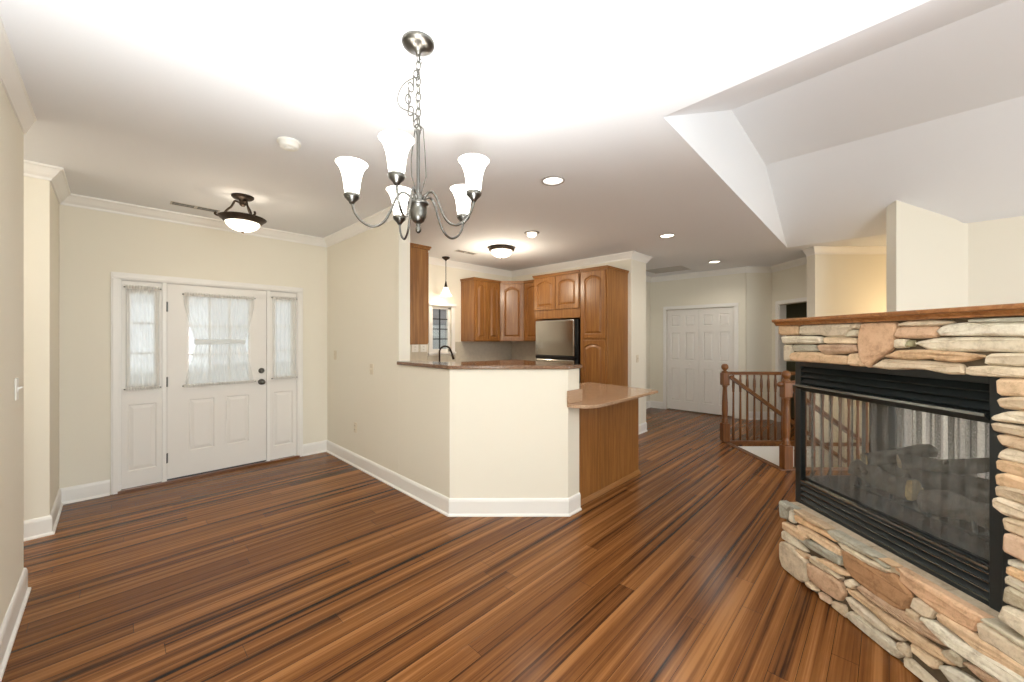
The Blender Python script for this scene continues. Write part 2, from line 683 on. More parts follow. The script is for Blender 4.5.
# ceiling with the raised tray
TP = [(2.205, 0.933), (1.93, -4.0), (6.60, -4.0), (6.60, 1.03)]
mb = MB().prism([(-2.7, -4.05), (10.4, -4.05), (10.4, 5.4), (-2.7, 5.4)], CZ, CZ + 0.02, [[TP[0], (1.93, -3.99), (6.60, -3.99), TP[3]]])
TZ = 3.415
a0, a1, b0, b1 = (3.69, 0.966), (3.42, -3.99), (5.125, 0.998), (5.10, -3.99)
mb.add([TP[0] + (CZ,), (1.93, -3.99, CZ), a1 + (TZ,), a0 + (TZ,)], [(0, 1, 2, 3)])
mb.add([a0 + (TZ,), a1 + (TZ,), b1 + (TZ,), b0 + (TZ,)], [(0, 1, 2, 3)])
mb.add([b0 + (TZ,), b1 + (TZ,), (6.60, -3.99, CZ), TP[3] + (CZ,)], [(0, 1, 2, 3)])
mb.add([TP[0] + (CZ,), a0 + (TZ,), b0 + (TZ,), TP[3] + (CZ,)], [(0, 1, 2, 3)])
mb.add([(1.93, -3.99, CZ), a1 + (TZ,), b1 + (TZ,), (6.60, -3.99, CZ)], [(0, 1, 2, 3)])
struct('ceiling', mb, M['ceil'])

# walls
struct('wall_left', MB().box(XL - 0.13, XL, -4.0, 3.565, 0, CZ), M['wall'])
struct('wall_foyer', MB().box(-2.6, -0.330, 4.49, 5.36, 0, CZ), M['wall'])
mb = MB().box(-2.7, -2.6, 3.0, 5.36, 0, CZ)
mb.box(-2.6, XL - 0.131, 3.0, 3.1, 0, CZ)
struct('wall_hall', mb, M['wall'])
# entry wall, with the door unit's opening and the kitchen window's opening
mb = MB()
DX0, DX1, DZ = 0.03, 1.60, 2.035
KX0, KX1, KZ0, KZ1 = 3.53, 3.93, 1.235, 1.965
mb.box(-0.329, DX0, YF, 5.36, 0, CZ).box(DX0, DX1, YF, 5.36, DZ, CZ).box(DX1, KX0, YF, 5.36, 0, CZ)
mb.box(KX0, KX1, YF, 5.36, 0, KZ0).box(KX0, KX1, YF, 5.36, KZ1, CZ).box(KX1, 5.36, YF, 5.36, 0, CZ)
struct('wall_front', mb, M['wall'])
struct('wall_kitchen', MB().box(XK, 2.06, 3.42, YF - 0.001, 0, CZ), M['wall'])
HW = [(XK, 3.419), (XK, 2.601), (2.622, 1.903), (2.783, 1.903), (2.783, 2.0), (2.70, 2.02), (2.06, 2.67), (2.06, 3.419)]
struct('wall_half', MB().prism(HW, 0, 1.206), M['wall'])
struct('wall_pier', MB().box(5.36, 5.85, 2.745, 5.36, 0, CZ), M['wall'])
# the closet wall: opening for the two doors
mb = MB()
CY0, CY1 = 2.03, 3.285
mb.box(7.93, 8.05, 1.855, CY0, 0, CZ).box(7.93, 8.05, CY1, 3.75, 0, CZ).box(7.93, 8.05, CY0, CY1, 2.045, CZ)
mb.box(8.5, 8.6, 1.5, 3.75, 0, CZ)
struct('wall_closet', mb, M['wall'])
struct('wall_back', MB().box(5.851, 7.929, 3.63, 3.75, 0, CZ), M['wall'])
struct('wall_corner', MB(DG).box(4.215, 4.79, 6.975, 7.1, 0, CZ), M['wall'])
# wall with the doorway on the diagonal
mb = MB(DG)
mb.box(4.67, 4.79, 6.79, 6.974, 0, CZ).box(4.67, 4.79, 5.85, 6.79, 2.045, CZ).box(4.67, 4.79, 5.60, 5.85, 0, CZ)
struct('wall_doorway', mb, M['wall'])
mb = MB(DG)
mb.box(4.795, 6.9, 7.11, 7.2, 0, CZ).box(6.9, 7.0, 5.6, 7.2, 0, CZ)
struct('wall_study', mb, M['darkwall'])
mb = MB(DG)
mb.box(4.25, 6.7, 5.44, 5.595, -2.6, CZ)
struct('wall_stair', mb, M['wall'])
mb = MB(DG).box(2.91, 4.249, 5.44, 5.52, -2.6, -0.051)
mb.box(2.91, 3.025, 4.36, 5.43, -2.6, -0.051).box(2.91, 4.25, 4.27, 4.355, -2.6, -0.051)
struct('wall_stairwell', mb, M['trim'])
mb = MB(DG).box(4.255, 6.7, 4.295, 4.355, -2.6, CZ + 0.0)
mb.xprism([(4.255, CZ), (5.0, CZ), (4.255, CZ + 0.36)], 4.295, 4.41)
mb.box(4.255, 6.7, 4.356, 4.41, 0.0, CZ)
struct('wall_wing', mb, M['wall'])
struct('wall_stair_end', MB(DG).box(6.6, 6.7, 4.411, 5.439, -2.6, CZ), M['wall'])
# living room side
struct('wall_living', MB().box(6.60, 6.72, -4.0, -0.42, 0, CZ), M['wall'])
mb = MB()
wx = [(-0.25, 2.05), (3.3, 5.9)]  # unseen windows, put here so daylight can fill the room
zs0, zs1 = 0.45, 2.4
mb.box(XL - 0.13, wx[0][0], -4.12, -4.0, 0, CZ).box(wx[0][1], wx[1][0], -4.12, -4.0, 0, CZ).box(wx[1][1], 10.4, -4.12, -4.0, 0, CZ)
for a, b in wx:
    mb.box(a, b, -4.12, -4.0, 0, zs0).box(a, b, -4.12, -4.0, zs1, CZ)
struct('wall_rear', mb, M['wall'])
for i, (a, b) in enumerate(wx):
    f = MB()
    f.box(a, a + 0.06, -4.09, -4.03, zs0, zs1).box(b - 0.06, b, -4.09, -4.03, zs0, zs1)
    f.box(a, b, -4.09, -4.03, zs0, zs0 + 0.06).box(a, b, -4.09, -4.03, zs1 - 0.06, zs1)
    f.box((a + b) / 2 - 0.03, (a + b) / 2 + 0.03, -4.09, -4.03, zs0, zs1)
    w = struct('window_%d' % (i + 4), f, M['trim'], label='wide living room window behind the camera, ' + ('beside the left wall' if i == 0 else 'on the fireplace side'), cat='window')
    MB().box(a + 0.06, b - 0.06, -4.065, -4.06, zs0 + 0.06, zs1 - 0.06).build('pane', M['glass'], w)

# baseboards: board, cap and shoe
BASE = [(0, 0), (0.026, 0), (0.025, 0.010), (0.014, 0.020), (0.014, 0.118), (0.010, 0.134), (0.004, 0.142), (0, 0.142)]
CROWN = [(0, CZ - 0.098), (0.010, CZ - 0.098), (0.014, CZ - 0.080), (0.030, CZ - 0.062), (0.052, CZ - 0.028), (0.060, CZ - 0.018), (0.070, CZ - 0.014), (0.072, CZ), (0, CZ)]
CROWNB = [(0, CZ - 0.10), (0.008, CZ - 0.10), (0.012, CZ - 0.088), (0.040, CZ - 0.012), (0.046, CZ - 0.008), (0.048, CZ), (0, CZ)]


def run(name, prof, path, mat='trim', label=None, cat=None):
    struct(name, MB().sweep(path, prof), M[mat], label=label, cat=cat)


run('baseboard_left', BASE, [(XL - 0.12, 3.565), (XL, 3.565), (XL, -3.99)])
run('baseboard_kitchen', BASE, [(2.783, 1.903), (2.622, 1.903), (XK, 2.601), (XK, YF), (1.635, YF)])
run('baseboard_foyer', BASE, [(-0.02, YF), (-0.330, YF), (-0.330, 4.49), (-2.5, 4.49)])
run('baseboard_pier', BASE, [(5.85, 3.62), (5.85, 2.745), (5.36, 2.745)][::-1][0:0] or [(5.85, 2.745), (5.375, 2.745)])
run('baseboard_back', BASE, [(7.93, CY1 + 0.07), (7.93, 3.63), (5.852, 3.63)])
p0, p1, p2 = W(4.67, 6.80), W(4.67, 6.975), W(4.21, 6.975)
run('baseboard_corner', BASE, [(p0.x, p0.y), (p1.x, p1.y), (p2.x, p2.y)])
run('trim_1', CROWNB, [(XL, 3.565), (XL, -3.99)])
run('trim_2', CROWN, [(2.06, 3.42), (XK, 3.42), (XK, YF), (-0.330, YF), (-0.330, 4.49), (-2.5, 4.49)])
run('trim_3', CROWN, [(5.85, 3.62), (5.85, 2.745), (5.36, 2.745), (5.36, YF), (2.06, YF)])
q = [W(4.67, 5.61), W(4.67, 6.975)]
cx_ = (7.93 - FW.x * 6.975) / RT.x          # where the diagonal wall meets the closet wall
q.append(W(cx_, 6.975))
run('trim_4', CROWN, [(p.x, p.y) for p in q] + [(7.93, 3.63), (5.86, 3.63)])
q = [W(6.5, 5.44), W(4.25, 5.44), W(4.25, 5.59)]
run('trim_5', CROWN, [(p.x, p.y) for p in q])

# ---------------------------------------------------------------- entry door unit
CAS = 0.068
cs = MB()
for x0, x1 in ((DX0 - 0.045, DX0 + 0.018), (DX1 - 0.018, DX1 + 0.042)):
    cs.box(x0, x1, YF - 0.018, YF, 0, DZ - 0.0125)
    cs.box(x0 + 0.012, x1 - 0.012, YF - 0.0265, YF - 0.0185, 0, DZ - 0.013)
cs.box(DX0 - 0.045, DX1 + 0.042, YF - 0.018, YF, DZ - 0.012, DZ + 0.05)
cs.box(DX0 - 0.033, DX1 + 0.03, YF - 0.0265, YF - 0.0185, DZ + 0.0, DZ + 0.038)
struct('trim_6', cs, M['trim'], bevel=0.004)
fr = MB()
for x0, x1 in ((DX0, DX0 + 0.025), (0.345, 0.378), (1.257, 1.288), (DX1 - 0.025, DX1)):
    fr.box(x0, x1, YF, YF + 0.11, 0.0, DZ)
for x0, x1 in ((DX0 + 0.025, 0.345), (0.378, 1.257), (1.288, DX1 - 0.025)):
    fr.box(x0, x1, YF, YF + 0.11, DZ - 0.018, DZ)
struct('trim_7', fr, M['trim'])
struct('trim_8', MB().box(DX0, DX1, YF - 0.035, YF + 0.0, 0.0, 0.020), M['railx'])


def lites(name, x0, x1, glass, panels, cols, rows, label, cat, yf):
    mb = MB()
    gx0, gx1, gz0, gz1 = glass
    panel_slab(mb, x0, x1, 0.035 if cat == 'door' else 0.022, DZ - 0.021, yf, 0.044, [rect(*p) for p in panels], [rect(*glass)], 0.012)
    d = struct(name, mb, M['door'], None, label, cat)
    m2 = MB()
    for a, b, c, e in ((gx0 - 0.02, gx0, gz0 - 0.02, gz1 + 0.02), (gx1, gx1 + 0.02, gz0 - 0.02, gz1 + 0.02), (gx0, gx1, gz0 - 0.02, gz0), (gx0, gx1, gz1, gz1 + 0.02)):
        m2.box(a, b, yf - 0.010, yf, c, e)
    for i in range(1, cols):
        x = gx0 + (gx1 - gx0) * i / cols
        m2.box(x - 0.009, x + 0.009, yf + 0.012, yf + 0.030, gz0, gz1)
    for i in range(1, rows):
        z = gz0 + (gz1 - gz0) * i / rows
        m2.box(gx0, gx1, yf + 0.013, yf + 0.029, z - 0.009, z + 0.009)
    m2.build('glazing_bars', M['trim'], d)
    MB().box(gx0, gx1, yf + 0.020, yf + 0.024, gz0, gz1).build('pane', M['glass'], d)
    return d


front = lites('door_1', 0.381, 1.254, (0.552, 1.078, 0.985, 1.895), [(0.555, 0.765, 0.29, 0.82), (0.868, 1.078, 0.29, 0.82)], 3, 3,
              'white front door with curtained window above two raised panels', 'door', YF + 0.012)
lites('window_1', 0.056, 0.344, (0.115, 0.285, 1.02, 1.90), [(0.098, 0.302, 0.18, 0.82)], 1, 3,
      'white sidelight on the hinge side of the front door, nearer the left wall', 'window', YF + 0.016)
lites('window_2', 1.289, 1.574, (1.345, 1.518, 1.02, 1.90), [(1.33, 1.533, 0.18, 0.82)], 1, 3,
      'white sidelight on the knob side of the front door', 'window', YF + 0.016)
yk = YF + 0.012
rot = frame((1, 0, 0), (0, 0, 1), (1.203, 0, 0.955))
rot = Matrix(((1, 0, 0, 1.203), (0, 0, -1, yk), (0, 1, 0, 0.955), (0, 0, 0, 1)))
MB(rot).lathe([(0.034, 0), (0.034, 0.006), (0.014, 0.012), (0.012, 0.03), (0.022, 0.036), (0.029, 0.05), (0.027, 0.064), (0.014, 0.072), (0, 0.073)], 0, 0).build('door_knob', M['nickel'], front)
rot = Matrix(((1, 0, 0, 1.203), (0, 0, -1, yk), (0, 1, 0, 1.085), (0, 0, 0, 1)))
MB(rot).lathe([(0.031, 0), (0.031, 0.008), (0.024, 0.016), (0.024, 0.018), (0, 0.018)], 0, 0).box(-0.008, 0.008, -0.02, 0.02, 0.018, 0.034).build('deadbolt', M['nickel'], front)
MB().box(0.383, 1.252, yk + 0.004, yk + 0.04, 0.0205, 0.0345).build('door_sweep', M['dark'], front)  # dark strip paints the shadowed gap under the door
for z in (0.25, 1.02, 1.78):
    MB().box(0.372, 0.388, yk - 0.006, yk + 0.004, z - 0.05, z + 0.05).tube([(0.379, yk - 0.008, z - 0.05), (0.379, yk - 0.008, z + 0.05)], 0.006).build('hinge', M['nickel'], front)


def curtain(label, x0, x1, z0, z1, y, folds, waist=None, group=None):
    t = thing('sheer_curtain', ((x0 + x1) / 2, y, z0), label, 'curtain', group)
    nx, nz = folds * 8, 36
    vs, fs = [], []
    cx = (x0 + x1) / 2
    rnd = random.Random(int(x0 * 1000))
    ph = [rnd.uniform(-0.8, 0.8) for _ in range(6)]
    for j in range(nz + 1):
        tz = j / nz
        z = z0 + (z1 - z0) * tz
        k = 1.0
        if waist:
            k = 1 - (1 - waist) * max(0.0, 1 - abs(tz - 0.45) / 0.45) ** 1.1
        for i in range(nx + 1):
            u = i / nx
            x = cx + (u - 0.5) * (x1 - x0) * k
            amp = 0.007 * (1.0 if waist is None else (0.7 + 0.5 * (1 - k)))
            a = 2 * math.pi * folds * u + ph[0] * math.sin(3 * u + 2 * tz) + 0.5 * math.sin(9 * u + ph[1])
            vs.append((x + 0.002 * math.sin(a * 1.7 + tz * 4), y - 0.014 + amp * math.sin(a), z))
    for j in range(nz):
        for i in range(nx):
            a = j * (nx + 1) + i
            fs.append((a, a + 1, a + nx + 2, a + nx + 1))
    MB().add(vs, fs, True).build('voile', M['sheer'], t)
    for z in (z0 + 0.014, z1 - 0.014):
        vs, fs = [], []
        for i in range(nx * 2 + 1):
            u = i / (nx * 2)
            dy = 0.004 * math.sin(2 * math.pi * folds * 2 * u)
            x = x0 + (x1 - x0) * u
            for yy, zz in ((y - 0.026 + dy, z - 0.016), (y - 0.026 + dy, z + 0.018 + 0.003 * math.sin(40 * u))):
                vs.append((x, yy, zz))
        for i in range(nx * 2):
            fs.append((2 * i, 2 * i + 2, 2 * i + 3, 2 * i + 1))
        MB().add(vs, fs, True).build('rod_pocket', M['sheerband'], t)
        r = MB().tube([(x0 - 0.012, y - 0.018, z), (x1 + 0.012, y - 0.018, z)], 0.005)
        r.build('curtain_rod', M['nickel'], t)
    if waist:
        w = (x1 - x0) * (1 - (1 - waist) * 0.93) / 2
        zt = z0 + (z1 - z0) * 0.48
        MB().bbox(cx - w, cx + w, y - 0.030, y - 0.003, zt - 0.028, zt + 0.028, 0.008).build('tie_band', M['sheer'], t)
    return t


curtain('white sheer curtain tied at the waist across the front door window', 0.508, 1.128, 0.955, 1.93, YF + 0.002, 14, 0.70, 'sheer curtains of the entry')
curtain('narrow white sheer curtain over the sidelight on the hinge side of the front door', 0.082, 0.325, 0.96, 1.965, YF + 0.006, 6, None, 'sheer curtains of the entry')
curtain('narrow white sheer curtain over the sidelight on the knob side of the front door', 1.312, 1.565, 0.97, 1.955, YF + 0.006, 6, None, 'sheer curtains of the entry')

# ---------------------------------------------------------------- kitchen window
mb = MB()
y = YF
mb.box(KX0 - 0.055, KX0 + 0.012, y - 0.02, y, KZ0 - 0.05, KZ1 + 0.04).box(KX1 - 0.012, KX1 + 0.055, y - 0.02, y, KZ0 - 0.05, KZ1 + 0.04)
mb.box(KX0 - 0.07, KX1 + 0.07, y - 0.05, y, KZ1 + 0.02, KZ1 + 0.06).box(KX0 - 0.07, KX1 + 0.07, y - 0.04, y, KZ0 - 0.03, KZ0)
mb.box(KX0, KX0 + 0.05, y + 0.03, y + 0.08, KZ0, KZ1).box(KX1 - 0.05, KX1, y + 0.03, y + 0.08, KZ0, KZ1)
mb.box(KX0, KX1, y + 0.03, y + 0.08, KZ0, KZ0 + 0.05).box(KX0, KX1, y + 0.03, y + 0.08, KZ1 - 0.03, KZ1)
w = struct('window_3', mb, M['trim'], None, 'small white kitchen window between the oak wall cabinets', 'window', bevel=0.003)
b = MB()
for i in range(1, 4):
    z = KZ0 + 0.05 + (KZ1 - KZ0 - 0.08) * i / 4
    b.box(KX0 + 0.05, KX1 - 0.05, y + 0.045, y + 0.065, z - 0.008, z + 0.008)
b.box((KX0 + KX1) / 2 - 0.008, (KX0 + KX1) / 2 + 0.008, y + 0.045, y + 0.065, KZ0 + 0.05, KZ1 - 0.03)
b.build('glazing_bars', M['dark'], w)
MB().box(KX0 + 0.05, KX1 - 0.05, y + 0.053, y + 0.057, KZ0 + 0.05, KZ1 - 0.03).build('pane', M['glass'], w)
# what shows outside the kitchen window: the house next door with its siding
mb = MB().box(6.9, 10.5, 10.4, 14.0, -0.7, 2.6)
for i in range(14):
    z = -0.5 + 0.22 * i
    mb.box(6.88, 10.5, 10.38, 10.4, z, z + 0.20)
mb.xprism([(6.5, 2.6), (10.9, 2.6), (8.7, 4.3)], 10.2, 14.2)
nh = thing('neighbouring_house', (8.7, 12, -0.7), 'grey house seen through the small kitchen window', 'house')
mb.build('house_walls', M['siding'], nh)

# ---------------------------------------------------------------- closet doors
X0 = 7.93
cl = frame((0, -1, 0), (1, 0, 0))          # viewer's right is -y
cs = MB()
for a, b in ((CY0 - 0.062, CY0 + 0.006), (CY1 - 0.006, CY1 + 0.062)):
    cs.box(X0 - 0.018, X0, a, b, 0, 2.0395)
cs.box(X0 - 0.018, X0, CY0 - 0.062, CY1 + 0.062, 2.04, 2.045 + 0.062)
struct('trim_9', cs, M['trim'], bevel=0.004)
midy = (CY0 + CY1) / 2
for i, (ya, yb) in enumerate(((midy + 0.003, CY1 - 0.008), (CY0 + 0.008, midy - 0.003))):
    mb = MB(cl)
    x0, x1 = -yb, -ya
    w = x1 - x0
    pans = []
    for c in (0, 1):
        px0 = x0 + 0.075 + c * (w / 2 - 0.028)
        px1 = px0 + w / 2 - 0.125
        for z0, z1 in ((0.20, 0.86), (1.02, 1.58), (1.70, 1.92)):
            pans.append(rect(px0, px1, z0, z1))
    panel_slab(mb, x0, x1, 0.022, 2.032, X0 + 0.02, 0.035, pans, (), 0.016, 0.022)
    d = struct('door_%d' % (i + 2), mb, M['door'], None,
               ('white six-panel closet door on the kitchen side' if i == 0 else 'white six-panel closet door beside the stair railing'), 'door')
    xk = x0 + w * 0.73 if i == 0 else x0 + w * 0.30
    rot = cl @ Matrix(((1, 0, 0, xk), (0, 0, -1, X0 + 0.02), (0, 1, 0, 0.94), (0, 0, 0, 1)))
    MB(rot).lathe([(0.012, 0), (0.008, 0.012), (0.017, 0.02), (0.018, 0.028), (0.008, 0.034), (0, 0.035)], 0, 0, 16).build('door_knob', M['plastic'], d)
# casing of the doorway on the diagonal wall
cs = MB(DG)
cs.box(4.652, 4.67, 6.785, 6.855, 0, 2.05).box(4.652, 4.67, 5.75, 6.855, 2.05, 2.11)
cs.box(4.67, 4.79, 6.775, 6.79, 0, 2.045)
struct('trim_10', cs, M['trim'])

# ================================================================ FIREPLACE
RS, RB = 1.80, 1.908                       # stone face and steel face, across the fireplace frame
SE, SN = 2.43, 0.72                        # far end and near end along its face
FB0, FB1 = 1.42, 2.44                      # firebox
HZ, TZ0, TZ1 = 0.415, 1.315, 1.545         # hearth top, lintel stone bottom and top
RD = 2.55                                  # back face
fpl = thing('fireplace', FP @ Vector(((RS + RD) / 2, 1.6, 0)), 'open-sided stacked stone fireplace with black steel firebox and wooden mantel', 'fireplace', None, FP)

STONE_COL = {'p': (226, 194, 158), 'c': (222, 204, 178), 'g': (196, 190, 172), 'y': (226, 216, 196), 'k': (214, 180, 150), 't': (192, 150, 112), 'o': (168, 160, 124)}


def chaikin(p):
    out = []
    n = len(p)
    for i in range(n):
        a, b = p[i], p[(i + 1) % n]
        out.append((a[0] * 0.87 + b[0] * 0.13, a[1] * 0.87 + b[1] * 0.13))
        out.append((a[0] * 0.13 + b[0] * 0.87, a[1] * 0.13 + b[1] * 0.87))
    return out


def stone(mb, key, poly, to3, rnd, depth=0.045):
    """one rounded ledge stone; to3(s, z, out) puts it on its face"""
    area = 0.5 * sum(poly[i][0] * poly[(i + 1) % len(poly)][1] - poly[(i + 1) % len(poly)][0] * poly[i][1] for i in range(len(poly)))
    if area < 0:
        poly = poly[::-1]
    p0 = chaikin(poly)
    # cut long edges so the face can be uneven
    p = []
    for i in range(len(p0)):
        a, b = p0[i], p0[(i + 1) % len(p0)]
        L = math.hypot(b[0] - a[0], b[1] - a[1])
        k = max(1, int(L / 0.03))
        for j in range(k):
            q = j / k
            p.append((a[0] + (b[0] - a[0]) * q, a[1] + (b[1] - a[1]) * q))
    n = len(p)
    zs = [q[1] for q in p]
    hgt = max(zs) - min(zs)
    c = STONE_COL[key]
    f = rnd.uniform(0.92, 1.05)
    w = rnd.uniform(-5, 5)
    mb.c = (S(min(250, c[0] * f + w)), S(min(250, c[1] * f)), S(min(250, c[2] * f - w)), 1)
    # inset by moving along the inward normal
    def inset(d):
        out = []
        for i in range(n):
            a, b = p[(i - 1) % n], p[(i + 1) % n]
            tx, ty = b[0] - a[0], b[1] - a[1]
            L = math.hypot(tx, ty) or 1
            out.append((p[i][0] - ty / L * d, p[i][1] + tx / L * d))
        return out
    e = min(0.012, hgt * 0.22)
    tilt = rnd.uniform(-0.006, 0.006)
    out0 = rnd.uniform(-0.004, 0.010)
    g = -0.0025
    rings = [(inset(g), -depth), (inset(g), out0 - 0.009), (inset(g + e * 0.4), out0 - 0.001), (inset(g + e), out0 + 0.003)]
    zc = (max(zs) + min(zs)) / 2
    vs = []
    for ri, (r_, o) in enumerate(rings):
        for (a, b) in r_:
            j = rnd.uniform(-0.003, 0.003) if ri == 3 else 0
            vs.append(to3(a, b, o + j + (tilt * (b - zc) / max(hgt, 0.01) * 2 if ri > 0 else 0)))
    fs = []
    for k in range(3):
        for i in range(n):
            fs.append((k * n + i, k * n + (i + 1) % n, (k + 1) * n + (i + 1) % n, (k + 1) * n + i))
    mb.add(vs, fs, False)
    face = vs[3 * n:]
    mb.poly_face([face])


